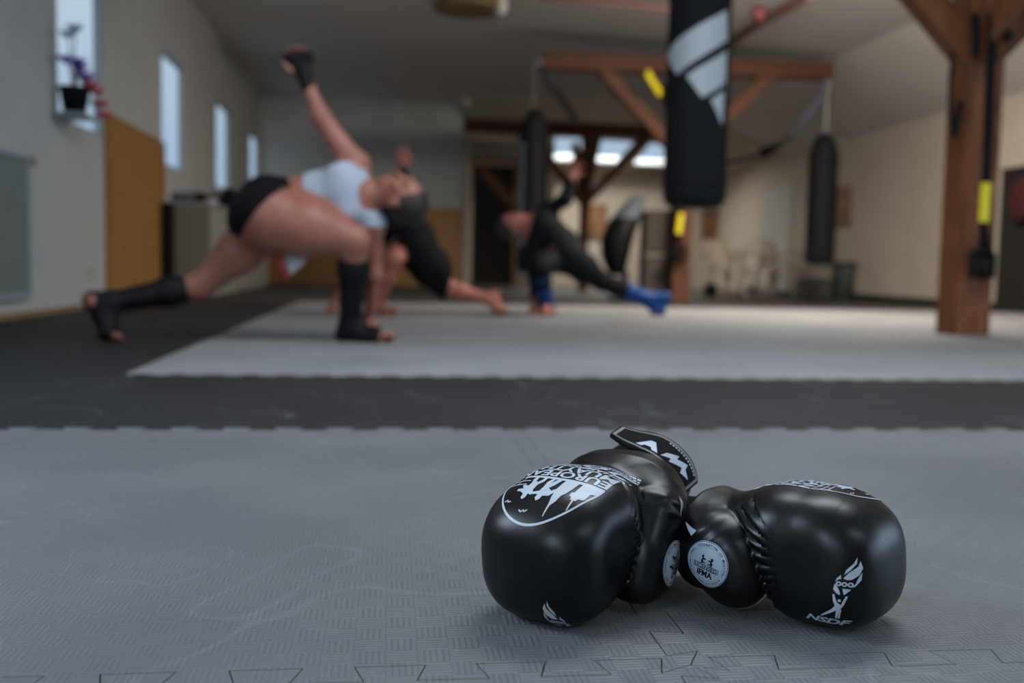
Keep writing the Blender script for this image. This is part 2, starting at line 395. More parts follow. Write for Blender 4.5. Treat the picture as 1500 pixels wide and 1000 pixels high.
def glove(root, sg, fistw=7.6, wz=0.0, K=None, wend=-17.6, cs=0, wn=0):
    """local frame in metres: +x to the knuckles, +z up, thumb on the side sg*y; the palm lies on the mat"""
    c = .01
    def fistf(x, y, z):
        xL = -5.9-np.maximum(z-5.0, 0)*.32-.3*np.clip((z-12)/3, 0, 1); xR = 7.9
        a = (xR-xL)/2; xx = (x-(xR+xL)/2)/a; zz = (z-7.3)/7.3
        xx = xx+.17*np.maximum(zz, 0)**2*(xx > 0)*np.clip(xx*2, 0, 1)
        n = 2.9
        yy = np.abs((y+.1)/fistw)
        return ((np.abs(xx)**n+np.abs(zz)**n+yy**2.8+1e-9)**(1/n)-1)*7.0
    def wristf(x, y, z):
        t = np.clip((x+20)/18, 0, 1)
        hw = 6.1-wn+(1.1+wn)*t; hh = 4.6+1.1*t; cz = 7.4+wz*(1-t)+.7*t
        n = 2.3; r = ((np.abs((y+.1)/hw))**n+(np.abs((z-cz)/hh))**n+1e-9)**(1/n)
        w = (r-1)*hh; w = smax(w, wend-x, .8); return smax(w, x+2.5, 3.0)
    tf = Field(.02)
    for a, d in zip(K, K[1:]): tf.cap([a[0], a[1], a[2]], [d[0], d[1], d[2]], a[3], d[3], k=2.5)
    def thumbf(x, y, z):
        P = np.stack([x, y, z], -1); f = tf(P/1.0)
        f = smax(f, .25-z, .8); f = smax(f, y-9.8, 1.6)
        return f+.07*np.sin(z*3.0-x*2.4)*np.exp(-((f+.0)/1.2)**2)*np.exp(-((x+9.5)/1.6)**2)*np.exp(-((z-9)/2.0)**2)
    def seamd(x, z): return x-(-5.8-np.maximum(z-5.0, 0)*.34)
    def bodyf(x, y, z):
        g = smin(fistf(x, y, z), wristf(x, y, z), 2.6)
        sd = seamd(x, z); side = np.clip((y-2.0)/3, 0, 1); up = np.clip((12.2-z)/3.8, 0, 1)
        g = g+1.4*np.exp(-(sd/1.3)**2)*side*up
        ang = np.arctan2(z-7.0, x-2.5)                     # pleats radiate from the middle of the side
        pl = np.abs(np.sin(ang*19+.5*np.sin(ang*7)))**.7
        g = g+.42*(1-pl)*np.exp(-((sd-2.0)/1.6)**2)*side*np.clip((15-z)/2, 0, 1)*np.clip((z-.8)/2, 0, 1)
        g = g+.12*np.sin(z*3.1+x*1.3+.7*np.sin(x))*np.exp(-((sd+2.2)/1.4)**2)*np.clip((y-1)/2, 0, 1)*np.clip((z-8)/2, 0, 1)
        cr = np.exp(-((x+8.6)/1.3)**2)*np.clip((z-12)/2, 0, 1)
        return g+.09*np.sin((x+9.3)*3.4)*cr*np.clip((y+1)/3, 0, 1)
    def allf(P):
        x = P[..., 0]/c; y = P[..., 1]/c*sg; z = P[..., 2]/c
        k = .25+3.2*np.clip((-x-9.5)/4, 0, 1)
        return smin(bodyf(x, y, z), thumbf(x, y, z), k)*c
    me = nets(allf, (-.2, -.095 if sg > 0 else -.105, -.012), (.1, .105 if sg > 0 else .095, .165), .0025, 'glove')
    n = len(me.polygons); ce = np.empty(n*3); me.polygons.foreach_get('center', ce); ce = ce.reshape(-1, 3)
    x, y, z = ce[:, 0]/c, ce[:, 1]/c*sg, ce[:, 2]/c
    sel = (thumbf(x, y, z) < bodyf(x, y, z)) & (x > -12.5)
    mt, mb = split_faces(me, sel, ('thumb', 'glove_body')); bpy.data.meshes.remove(me)
    b = link('glove_body', mb, LEATHER, root); t = link('thumb', mt, LEATHER, root)
    # cuff: open black tube
    n = 48; bm = bmesh.new(); prof = [(-15.5, .90), (-17.5, .97), (-19, .98), (-22.5, .97), (-24.2, 1.0), (-24.6, .98), (-24.4, .92), (-22, .86), (-17, .84)]
    R = []
    for px_, k in prof:
        R.append([bm.verts.new(((px_+cs)*c, sg*(-.1+(5.5-wn)*k*math.cos(2*PI*i/n))*c, (7.4+wz+4.5*k*math.sin(2*PI*i/n))*c)) for i in range(n)])
    for a, d in zip(R, R[1:]):
        for i in range(n): bm.faces.new((a[i], a[(i+1) % n], d[(i+1) % n], d[i]))
    bmesh.ops.recalc_face_normals(bm, faces=bm.faces)
    tagp(from_bm('cuff', bm, CLOTH_BLACK, root, True), 'black cloth wrist cuff')
    bb, tb = bvh(b), bvh(t)
    return b, t, bb, tb
def edge_pipe(root, name, pts, r, m, trees=None, lift=0, sg=1, label=None):
    out = []
    for p in pts:
        p = Vector((p[0]*.01, p[1]*.01*sg, p[2]*.01))
        if trees:
            q = min((t.find_nearest(p) for t in trees), key=lambda h: h[3]); p = q[0]+q[1]*lift
        out.append(p)
    # smooth
    P = []
    for i in range(len(out)-1):
        a, b_, c_, d = out[max(i-1, 0)], out[i], out[i+1], out[min(i+2, len(out)-1)]
        for k in range(6):
            t = k/6; P.append(.5*((2*b_)+(c_-a)*t+(2*a-5*b_+4*c_-d)*t*t+(3*b_-a-3*c_+d)*t**3))
    P.append(out[-1])
    bm = bmesh.new(); tube(bm, P, r, 8); o = from_bm(name, bm, m, root, True)
    if label: o['label'] = label
    return o

def top_art(bms, R=5.6):
    A = []
    A.append(art_poly(ring_loops(0, 0, R-.2, R, 0, PI, 60)))
    # skyline and ground along the chord (upright towards the knuckles)
    sky = [(-R+.1, 0), (-R+.2, 1.0), (-4.9, 1.2), (-4.9, 2.0), (-4.7, 2.2), (-4.3, 2.2), (-4.2, 2.5), (-4.0, 2.5), (-3.95, 3.6), (-3.85, 3.6), (-3.8, 2.5), (-3.6, 2.5), (-3.5, 2.2), (-3.2, 2.1), (-3.2, 1.7),
           (-3.45, 1.6), (-3.4, .35), (-3.0, .35), (-2.95, 1.3), (-2.75, 2.0), (-2.45, 2.3), (-2.3, 3.0), (-1.95, 3.5), (-1.85, 4.6), (-1.75, 4.6), (-1.7, 3.4), (-1.5, 2.6), (-1.35, 1.5), (-1.3, .3), (R-1.4, .3), (R-1.5, .1), (R-.3, .05), (R-.3, 0)]
    A.append(art_poly([sky]))
    f1 = [(-.9, .2), (-.7, 1.2), (-.4, 1.7), (-.95, 2.0), (-1.4, 1.6), (-1.6, 1.9), (-1.1, 2.6), (-.4, 2.7), (-.3, 3.1), (0, 3.3), (.3, 3.0), (.25, 2.6), (.9, 2.7), (1.0, 2.45), (.35, 2.2), (.3, 1.6), (.5, .9), (.3, .2), (0, .2), (-.05, 1.0), (-.35, .2)]
    f2 = [(1.0, .2), (.95, .9), (1.25, 1.5), (1.2, 2.2), (.85, 2.6), (1.0, 2.8), (1.45, 2.7), (1.45, 3.1), (1.7, 3.35), (2.0, 3.2), (2.0, 2.8), (2.5, 2.55), (3.1, 2.5), (3.1, 2.25), (2.5, 2.15), (2.9, 1.8), (2.8, 1.6), (2.2, 1.75), (2.2, 1.3), (2.6, .6), (2.5, .2), (2.2, .2), (1.95, .9), (1.6, 1.1), (1.4, .7), (1.4, .2)]
    A += [art_poly([f1]), art_poly([f2])]
    for l in ([(2.7, 1.5), (5.2, 1.7)], [(2.7, .9), (5.4, 1.0)], [(4.9, .1), (5.0, 2.0)], [(3.9, .1), (3.95, 1.6)], [(5.0, 2.0), (5.25, 1.6)]): A.append(art_poly([stroke(l, .13)]))
    A.append(art_poly([stroke([(.3, 4.3), (.6, 4.5), (.75, 4.35), (.95, 4.55), (1.3, 4.4)], .14)]))
    A.append(art_poly([stroke([(2.9, 3.7), (3.3, 3.75), (3.4, 3.55), (3.7, 3.75)], .14)]))
    W = 2*R
    for s, size, y, fit in (('EUROPEAN', 1.9, -1.55, W), ('MUAYTHAI', 2.0, -3.15, W), ('CHAMPIONSHIPS', 1.15, -4.15, W), ('2022', 2.7, -6.25, W)):
        A.append(art_text(s, size, -R, y, 'LEFT', bold=.025, fit=fit))
    for y in (-6.75, -7.2):
        x = -R
        while x < R-.3:
            w = random.choice((.25, .35, .45)); A.append(art_poly([[(x, y), (x+w, y), (x+w, y+.26), (x, y+.26)]])); x += w+.14
    return A
def badge_art():
    base = [art_poly(ring_loops(0, 0, 0, 2.62, n=64))]
    ink = [art_poly(ring_loops(0, 0, 2.50, 2.56, n=64))]
    n = 64
    for i in range(n):
        a = 2*PI*i/n; r = 1.93; ink.append(art_poly([[(r*math.cos(a)+.04*math.cos(b), r*math.sin(a)+.04*math.sin(b)) for b in (0, PI/2, PI, 1.5*PI)]]))
    s = 'INTERNATIONAL FEDERATION OF MUAYTHAI ASSOCIATIONS *'
    for i, ch in enumerate(s):
        if ch == ' ': continue
        a = PI*1.28-2*PI*i/len(s); ink.append(art_text(ch, .36, 2.08*math.cos(a), 2.08*math.sin(a), bold=.02, ang=a-PI/2))
    ink.append(art_poly([[(-1.6, -.05), (1.6, -.05), (1.6, -.62), (-1.6, -.62)], [(-1.54, -.11), (1.54, -.11), (1.54, -.56), (-1.54, -.56)]]))
    ink.append(art_text('LICENSED', .58, 0, -.54, bold=.015, fit=2.9))
    ink.append(art_text('IFMA', .95, 0, -1.42, bold=.04, fit=2.0))
    for k, x in ((1, -.55), (-1, .6)):
        p = [(-.1, 0), (-.16, .35), (-.02, .62), (-.16, .7), (-.14, .95), (.04, 1.02), (.14, .9), (.1, .72), (.42, .66), (.48, .56), (.14, .5), (.12, .3), (.42, .22), (.4, .1), (.08, .14), (.05, 0)]
        p = [(x+k*a, b-.04) for a, b in p]; ink.append(art_poly([p if k > 0 else p[::-1]]))
    return base, ink
def torch_art(mirror=False):
    A = []
    def P(l): A.append(art_poly([l]))
    P([(.55, 3.3), (.75, 4.1), (1.35, 4.9), (1.55, 5.6), (1.6, 4.9), (1.15, 4.1), (.62, 3.55)])
    P([(.55, 3.1), (1.0, 3.75), (1.75, 4.55), (1.85, 5.2), (2.15, 4.4), (1.95, 3.6), (1.5, 3.15), (1.3, 3.0), (.9, 2.95)])
    P([(.3, 3.5), (-.1, 3.0), (-.2, 2.6), (.1, 2.95), (.35, 3.0)])
    P([(2.15, 3.9), (2.15, 3.0), (1.75, 2.3), (1.45, 2.1), (1.75, 2.6), (1.85, 3.1)])
    P([(-.25, 2.4), (-.35, 1.7), (0, 1.25), (.4, 1.1), (.3, 1.55), (.1, 1.95)])
    P([(.55, 1.9), (.75, 1.15), (1.4, 1.85), (1.15, 1.9)])
    for x in (.15, .72, 1.3): A.append(art_poly(ring_loops(x, 2.42, .13, .28, n=18)))
    P([(-.4, 1.1), (-.2, 1.1), (.05, .2), (.45, -.15), (.95, 1.05), (1.15, 1.0), (.75, -.1), (.35, -.75), (-.1, -2.0), (-.3, -2.0), (-.05, -.9), (-.3, -1.1), (-1.7, -2.0), (-1.95, -1.98), (-.55, -.85), (-.15, -.3), (-.35, .3)])
    P([(.5, -.75), (.15, -2.0), (-.02, -2.0), (.38, -.7)])
    A.append(art_poly(ring_loops(.32, .42, 0, .17, n=14)))
    if mirror:
        for b_ in A:
            for v in b_.verts: v.co.x = -v.co.x+.6
    A.append(art_text('NSDF', 1.15, -1.3, -3.0, bold=.035, shear=.5, fit=5.2))
    return A

# both gloves lie palm down; the left one points its knuckles towards the camera and left, its cuff on the other's cuff
gA = empty('boxing_glove', (0, 0, 0), 'black leather boxing glove with large round emblem on top, its open wrist strap raised', 'boxing glove', 'pair of black boxing gloves')
gB = empty('boxing_glove', (0, 0, 0), 'black leather boxing glove with knuckles to the right and torch print on its side', 'boxing glove', 'pair of black boxing gloves')
def place(o, px, py, ang, pitch):
    p = at(px, py, z=0)
    m = Matrix.Rotation(ang, 4, 'Z') @ Matrix.Rotation(pitch, 4, 'Y')
    o.location = (p.x, p.y, 0); o.rotation_euler = m.to_euler()
def settle(o, sink=.0005):
    """rest the glove on the mat"""
    M_ = o.rotation_euler.to_matrix(); lo = 9
    for ch in o.children:
        if ch.name.startswith(('glove_body', 'thumb')):
            n = len(ch.data.vertices); co = np.empty(n*3); ch.data.vertices.foreach_get('co', co); lo = min(lo, (co.reshape(-1, 3)@np.array(M_).T)[:, 2].min())
    o.location.z = -lo-sink
place(gA, 827, 893, math.radians(237)-PSI, math.radians(10))
place(gB, 1209, 905, math.radians(-42)-PSI, math.radians(-4))
KA = [(-13.4, 3.4, 7.6, 4.2), (-10.4, 6.0, 6.8, 3.7), (-7.6, 6.9, 4.4, 3.4), (-6.0, 6.7, 1.9, 3.3)]
KB = [(-12.4, 3.0, 7.0, 4.0), (-10.4, 5.0, 7.6, 3.4), (-8.7, 5.6, 6.8, 3.2), (-7.6, 5.6, 4.9, 3.2)]
for g, sg, wz, K in ((gA, 1, 0, KA), (gB, -1, -.6, KB)):
    b, t, bb, tb = glove(g, sg, 7.6, 0, K, *((-15.4, 1.6, 0) if sg > 0 else (-13.2, 4.4, 1.2)))
    settle(g)
    art = top_art(None)
    if sg > 0: decal('top_print', art, [bb], (-.006, -.004, .155), (0, -1, 0), (.86, 0, -.5), PRINT, g, scale=.0098, maxlen=.003, lift=.0005, warp=(1.42, .92))['label'] = 'pale grey round emblem and lettering'
    else: decal('top_print', art, [bb], (-.002, .037, .155), (0, -1, 0), (.95, 0, -.3), PRINT, g, scale=.0098, maxlen=.003, lift=.0005)['label'] = 'pale grey round emblem and lettering'
    base, ink = badge_art()
    if sg > 0: org, U, V = (-.078, .098, .036), (-.62, 0, .78), (.78, 0, .62)
    else: org, U, V = (-.092, -.088, .066), (.97, 0, -.26), (.26, 0, .97)
    ob = decal('badge', base, [tb, bb], org, U, V, BADGE, g, scale=.0098, maxlen=.0025, lift=.0006); ob['label'] = 'round white licence badge'
    decal('badge_print', ink, [tb, bb], org, U, V, PRINT_DK, ob, scale=.0098, maxlen=.002, lift=.001)
    tri = [art_poly([[(-1.1, .25), (.9, -.45), (1.3, .35)]])]
    decal('thumb_print', tri, [tb, bb], (-.112-(sg < 0)*.008, .09*sg, .088+(sg < 0)*.012), U, V, PRINT, g, scale=.0095, maxlen=.002, lift=.0006)
    if sg < 0: decal('torch_print', torch_art(), [bb], (.044, -.08, .041), (.98, 0, -.1), (.38, 0, .9), PRINT, g, scale=.0088, maxlen=.003, lift=.0005)['label'] = 'white torch emblem'
    else: decal('torch_print', torch_art(True), [bb], (.09, .030, -.001), (0, 1, -.1), (0, 0, 1), PRINT, g, scale=.0088, maxlen=.003, lift=.0005)['label'] = 'white torch emblem'
    dz = -2.0 if sg > 0 else 0
    edge_pipe(g, 'piping', [(-4.0, 5.6, 5.2+dz), (-3.8, 5.4, 3.9+dz*.6), (-4.8, 5.6, 1.6), (-6.6, 5.8, .5), (-8.6, 6.2, .9)], .0011, PIPE, [tb], .0006, sg, 'grey piping along the thumb seam')
    edge_pipe(g, 'thumb_cord', [(-8.6, 6.0, 11.2), (-7.3, 6.9, 9.8), (-6.2, 7.1, 8.2), (-5.4, 7.2, 7.0)], .0019, WEB_BLACK, None, 0, sg, 'black cord joining thumb and fist')

# strap of the left glove: leather band round the cuff with a bordered hook and loop flap whose end stands up
def strap(root, sg):
    c = .01
    def sheet(name, path, x0f, x1f, th, m, rows=12, par=None, lab=None):
        bm = bmesh.new(); G = []
        n = len(path)
        for i, (y, z) in enumerate(path):
            a = Vector(path[max(i-1, 0)]); b = Vector(path[min(i+1, n-1)]); d = (b-a).normalized(); nn = Vector((d.y, -d.x))
            t = i/(n-1)
            G.append([[bm.verts.new(((x0f(t)+(x1f(t)-x0f(t))*j/rows)*c, sg*(y+nn.x*s*th/2)*c, (z+nn.y*s*th/2)*c)) for j in range(rows+1)] for s in (1, -1)])
        for i in range(n-1):
            for j in range(rows):
                for s in (0, 1): bm.faces.new((G[i][s][j], G[i][s][j+1], G[i+1][s][j+1], G[i+1][s][j]))
            for j in (0, rows): bm.faces.new((G[i][0][j], G[i][1][j], G[i+1][1][j], G[i+1][0][j]))
        for i in (0, n-1):
            for j in range(rows): bm.faces.new((G[i][0][j], G[i][0][j+1], G[i][1][j+1], G[i][1][j]))
        bmesh.ops.recalc_face_normals(bm, faces=bm.faces)
        o = from_bm(name, bm, m, par or root, True)
        if lab: o['label'] = lab
        return o
    cy, cz, ry, rz = -.1, 7.4, 5.75, 4.8
    arc = lambda a, k=1: (cy+ry*k*math.cos(math.radians(a)), cz+rz*k*math.sin(math.radians(a)))
    # leather under-band
    sheet('wrist_band', [arc(a, 1.0) for a in range(-70, 171, 6)], lambda t: -22.6, lambda t: -17.0, .35, LEATHER, lab='black leather wrist band')
    # flap: hangs from the side, passes over the top and stands off
    # the flap reads from its pointed end (t=0, on the thumb side) to its free end (t=1)
    ang = [-2, 7, 16, 25, 34, 43, 52, 61, 71, 82]
    path = [arc(a, 1.10+.05*(i/9)) for i, a in enumerate(ang)]
    y, z = path[-1]
    for dy, dz in ((-.7, .12), (-.7, .12), (-.7, .15), (-.7, .2), (-.6, .2), (-.5, .1)): y += dy; z += dz; path.append((y, z))
    tp = lambda t: max(0, (t-.62)/.38)
    x0 = lambda t: -23.0+1.6*tp(t); x1 = lambda t: -17.0-1.4*tp(t)
    fl = sheet('strap_flap', path, x0, x1, .5, WEB_BLACK, lab='black wrist strap flap with grey border and pale lettering')
    tr = bvh(fl)
    return fl, tr, path
fl, tr, path = strap(gA, 1)
import itertools
def on_flap(name, bms, m, lift=.0006, maxlen=.003):
    """artwork (u along the flap 0..L, v across 0..6.5, centimetres) wrapped on its outer face"""
    bm = merge(bms)
    for _ in range(6):
        es = [e for e in bm.edges if e.calc_length() > maxlen*100]
        if not es: break
        bmesh.ops.subdivide_edges(bm, edges=es, cuts=1); bmesh.ops.triangulate(bm, faces=bm.faces)
    P = [Vector(p) for p in path]; L = [0]
    for a, b in zip(P, P[1:]): L.append(L[-1]+(b-a).length)
    for v in bm.verts:
        u = min(max(v.co.x, 0), L[-1]-.01); i = max(k for k in range(len(L)-1) if L[k] <= u); t = (u-L[i])/(L[i+1]-L[i])
        p = P[i].lerp(P[i+1], t)
        tg = lambda k: (P[min(k+1, len(P)-1)]-P[max(k-1, 0)]).normalized()
        d = tg(i).lerp(tg(i+1), t).normalized(); nn = Vector((d.y, -d.x)); q = p+nn*(.25+lift*100)
        kk = max(0, (u/L[-1]-.62)/.38); v.co = ((-23.0+1.6*kk+v.co.y*(6.0-3.0*kk)/6.5)*.01, q.x*.01, q.y*.01)
    bmesh.ops.recalc_face_normals(bm, faces=bm.faces)
    o = from_bm(name, bm, m, fl, True); return o
LF = sum((Vector(b)-Vector(a)).length for a, b in zip(path, path[1:]))
def frame_loops(u0, u1, v0, v1, w): return [[(u0, v0), (u1, v0), (u1, v1), (u0, v1)], [(u0+w, v0+w), (u1-w, v0+w), (u1-w, v1-w), (u0+w, v1-w)]]
on_flap('flap_border', [art_poly(frame_loops(.35, LF-.25, .35, 6.15, .42))], PIPE)['label'] = 'grey woven border'
zig = [(1.3, 3.4), (2.6, 4.6), (2.9, 3.6), (4.4, 5.2), (4.5, 4.3), (5.6, 5.4), (5.3, 3.9), (4.1, 2.4), (4.0, 3.3), (2.7, 1.9), (2.5, 3.0)]
zA = [(6.0, 5.5), (7.2, 3.1), (7.9, 3.1), (9.0, 5.5), (8.2, 5.5), (7.95, 4.9), (7.1, 4.9), (6.8, 5.5)]
on_flap('flap_lettering', [art_poly([[(a, b-.2) for a, b in zig]]), art_poly([[(a, b-.2) for a, b in zA]]),
        art_poly([[(x, .95) if 0 else (x, y) for x, y in ((1.2+i*.42, .95), (1.45+i*.42, .95), (1.45+i*.42, 1.25), (1.2+i*.42, 1.25))] for i in range(12)])], PRINT)['label'] = 'pale zigzag lettering'

#@@ROOM
# ------------------------------------------------------------------ floor mats with dovetailed edges
def dove(p0, p1, n, amp=.017, lead=.3):
    """points of a toothed edge from p0 to p1 (p1 excluded), teeth to the left of travel and back"""
    p0, p1 = Vector(p0), Vector(p1); d = (p1-p0)/n; nn = Vector((-d.y, d.x)).normalized(); out = [p0.copy()]
    w = .04
    for i in range(n):
        a = p0+d*i
        for t, sg_ in ((.25+w, -1), (.25-w, 1), (.75+w, 1), (.75-w, -1)): out.append(a+d*t+nn*amp*sg_)
    return out
PT = .115
def grid_edge(p0, p1): return dove(p0, p1, max(1, round((Vector(p1)-Vector(p0)).length/PT)))
def inset(poly, g):
    n = len(poly); out = []
    for i in range(n):
        a, b, c = poly[i-1], poly[i], poly[(i+1) % n]
        d1 = (b-a).normalized(); d2 = (c-b).normalized(); n1 = Vector((-d1.y, d1.x)); n2 = Vector((-d2.y, d2.x))
        m = n1+n2
        if m.length < .2: out.append(b+n1*g); continue
        m = m.normalized(); out.append(b+m*(g/max(m.dot(n1), .45)))
    return out
def tile_poly(x0, x1, y0, y1, flat=(0, 0, 0, 0)):
    c = [(x0, y0), (x1, y0), (x1, y1), (x0, y1)]
    P = []
    # shared edges are always generated in the +x / +y sense so neighbours interlock
    def e(a, b, rev, fl):
        if fl: return [Vector(a)]
        if not rev: return grid_edge(a, b)
        q = grid_edge(b, a)+[Vector(a)]; q = q[::-1]; return q[:-1]
    P += e(c[0], c[1], False, flat[0]); P += e(c[1], c[2], False, flat[1]); P += e(c[2], c[3], True, flat[2]); P += e(c[3], c[0], True, flat[3])
    return P
X0 = .292; PC = 9*PT; YS = (.905-7*PT*0-1.035, .905, .905+12*PT)
def mat_tile(name, poly, m, label, cat='floor mat', group=None, gap=.0007):
    bm = bmesh.new(); prism(bm, [(p.x, p.y) for p in inset(poly, gap)], -.02, 0)
    return tagp(from_bm(name, bm, m), label, cat, group)
xs = [X0+PC*i for i in range(-2, 3)]
rowlab = {(1, 1): 'grey puzzle mat tile beneath the emblem glove, left of the seam corner', (1, 2): 'grey puzzle mat tile beneath the glove with torch print, right of the seam corner',
          (0, 1): 'grey puzzle mat tile at the bottom edge, left of the seam corner', (0, 2): 'grey puzzle mat tile at the bottom edge, right of the seam corner'}
for j in (0, 1):
    for i in range(4):
        if j == 0 and i in (0, 3): continue
        lab = rowlab.get((j, i)) or ('grey puzzle mat tile outermost to the left beside the dark strip' if i == 0 else 'grey puzzle mat tile outermost to the right beside the dark strip')
        mat_tile('puzzle_mat_tile', tile_poly(xs[i], xs[i+1], YS[j], YS[j+1]), FOAM_N, lab, group='grey puzzle mat tiles in front')
# charcoal mat: the strip behind the near tiles and the strip along the left wall
YD0, YD1, XP, YP1, XR = YS[2], YS[2]+9*PT*1.045, -.86, 9.8, 6.6
e1 = []
for i in range(4): e1 += grid_edge((xs[i], YD0), (xs[i+1], YD0))
e2 = grid_edge((XP, YD1), (XP+64*PT, YD1)); e3 = grid_edge((XP, YD1), (XP, YD1+55*PT)) if False else [Vector((XP, YD1))]
XE = XP+64*PT; YE = 9.75
poly = [Vector((-2.25, YD0))]+e1+[Vector((xs[4], YD0)), Vector((XE, YD0)), Vector((XE, YD1))]+e2[::-1]+[Vector((XP, YE)), Vector((-2.25, YE))]
mat_tile('charcoal_floor_mat', poly, FOAM_D, 'charcoal foam mat running as a dark strip across and along the left wall')
poly = e2+[Vector((XE, YD1)), Vector((XE, YE)), Vector((XP, YE))]
mat_tile('pale_floor_mat', poly, FOAM_F, 'large pale grey foam mat field the people train on')
SUB = mat('concrete_floor', (52, 46, 43), .6, rgb2=(62, 55, 50), scale=3)
bm = bmesh.new(); box(bm, (2.2, 6.5, -.07), (9.4, 27.4, .1)); struct('floor', bm, SUB)

# ------------------------------------------------------------------ room shell
XL, XW, YB, YF = -2.25, 6.75, 20.2, -7.0
ZL = 3.26
# left wall with four deep window openings (and two more behind the camera)
WIN = [(-5.5, -4.45), (-2.35, -1.3), (.9, 1.95), (4.02, 5.1), (7.18, 8.24), (10.30, 11.36), (13.40, 14.46), (16.5, 17.56)]
WZ0, WZ1, WT = 1.31, 2.44, .06
bm = bmesh.new()
def wbox(y0, y1, z0, z1): box(bm, (XL-WT/2, (y0+y1)/2, (z0+z1)/2), (WT, y1-y0, z1-z0))
wbox(YF, 17.9, -.02, WZ0); wbox(YF, 17.9, WZ1, 3.5)
prev = YF
for a, b_ in WIN: wbox(prev, a, WZ0, WZ1); prev = b_
wbox(prev, 17.9, WZ0, WZ1)
struct('wall_left', bm, PLASTER)
for i, (a, b_) in enumerate(WIN[3:]):
    o = empty('window_%d' % (i+1), (XL-.04, (a+b_)/2, WZ0), None, None); o['kind'] = 'structure'
    w, h = b_-a, WZ1-WZ0
    bm = bmesh.new()
    for y in (-w/2+.015, w/2-.015): box(bm, (0, y, h/2), (.04, .03, h))
    for z in (.015, h-.015): box(bm, (0, 0, z), (.04, w, .03))
    from_bm('window_frame', bm, WFRAME, o); boxo('pane', (0, 0, h/2), (.008, w-.05, h-.05), GLASS, o)
# right wall, sloping roof profile
PROF = [(XL-WT, 3.27), (-1.0, 3.25), (1.5, 3.18), (3.6, 3.1), (5.35, 2.98), (XW+.1, 2.33)]
bm = bmesh.new()
def quad(bm, pts): return bm.faces.new([bm.verts.new(p) for p in pts])
SKY = [(1.4, 4.6, -2.6, -1.2), (.2, 2.6, 2.2, 3.7), (3.15, 4.2, 7.3, 8.5)]    # skylight openings x0,x1,y0,y1; first two unseen, added to light the room
box(bm, (XW+.1, 6.0, 1.3), (.2, 28, 2.7)) if False else None
# right wall: glazed doors beside the camera, dark doorway by the post
RD = [(-3.0, 3.4, 0.0, 2.1), (8.6, 10.52, .0, 1.57)]
def rb(y0, y1, z0, z1): box(bm, (XW+.1, (y0+y1)/2, (z0+z1)/2), (.2, y1-y0, z1-z0))
prev = YF
for y0, y1, z0, z1 in RD: rb(prev, y0, -.02, 2.4); rb(y0, y1, z1, 2.4); prev = y1
rb(prev, YB, -.02, 2.4)
struct('wall_right', bm, PLASTER_W)
# ceiling as one sloped shell with skylight openings cut by strips
def ceiling():
    bm = bmesh.new(); T = .12
    ys = sorted({YF, YB, 16.6}|{y for s in SKY for y in s[2:]}); xsb = sorted({1.28}|{p[0] for p in PROF}|{x for s in SKY for x in s[:2]})
    def zc(x):
        for (a, za), (b, zb) in zip(PROF, PROF[1:]):
            if a <= x <= b: return za+(zb-za)*(x-a)/(b-a)
        return PROF[-1][1]
    for x0, x1 in zip(xsb, xsb[1:]):
        for y0, y1 in zip(ys, ys[1:]):
            if x0 > 1.2 and y0 > 16.5: continue
            if any(s[0] <= x0+1e-4 and x1 <= s[1]+1e-4 and s[2] <= y0+1e-4 and y1 <= s[3]+1e-4 for s in SKY): continue
            v = [bm.verts.new((x, y, zc(x)+dz)) for dz in (0, T) for x, y in ((x0, y0), (x1, y0), (x1, y1), (x0, y1))]
            for f in ((3, 2, 1, 0), (4, 5, 6, 7), (0, 1, 5, 4), (1, 2, 6, 5), (2, 3, 7, 6), (3, 0, 4, 7)): bm.faces.new([v[i] for i in f])
    bmesh.ops.remove_doubles(bm, verts=bm.verts, dist=1e-5)
    return bm, zc
bm, zc = ceiling(); struct('ceiling', bm, CEIL)
for i, (x0, x1, y0, y1) in enumerate(SKY):  # the first two stand out of view, added as light sources
    o = empty('window_%d' % (i+6), ((x0+x1)/2, (y0+y1)/2, zc((x0+x1)/2)+.02), None, None); o['kind'] = 'structure'
    o.rotation_euler.y = -math.atan2(zc(x1)-zc(x0), x1-x0); w, l = x1-x0, y1-y0
    bm = bmesh.new()
    for x in (-w/2, w/2): box(bm, (x, 0, .05), (.06, l+.06, .14))
    for y in (-l/2, l/2): box(bm, (0, y, .05), (w+.06, .06, .14))
    from_bm('window_frame', bm, WFRAME, o); boxo('pane', (0, 0, .06), (w-.04, l-.04, .01), GLASS, o)
# partition wall at the back left, with chipboard wainscot
YPT = 17.75
bm = bmesh.new(); box(bm, ((XL+1.28)/2, YPT+.1, 1.6), (1.28-XL, .2, 3.3)); struct('wall_partition', bm, PLASTER)
bm = bmesh.new(); box(bm, ((XL+1.24)/2, YPT-.015, .68), (1.24-XL, .03, 1.38)); tagp(from_bm('chipboard_wainscot', bm, OSB), 'brown chipboard wainscot along the foot of the rear partition', 'wall panel')
bm = bmesh.new(); box(bm, (1.33, YPT+.05, 1.55), (.1, .34, 3.3)); struct('trim_partition_edge', bm, PLASTER_W)
# back wall; its upper part leans forward as a roof slope with a row of skylights
bm = bmesh.new(); box(bm, (4.0, YB+.1, 1.2), (6.0, .2, 2.44)); struct('wall_back', bm, PLASTER_W)
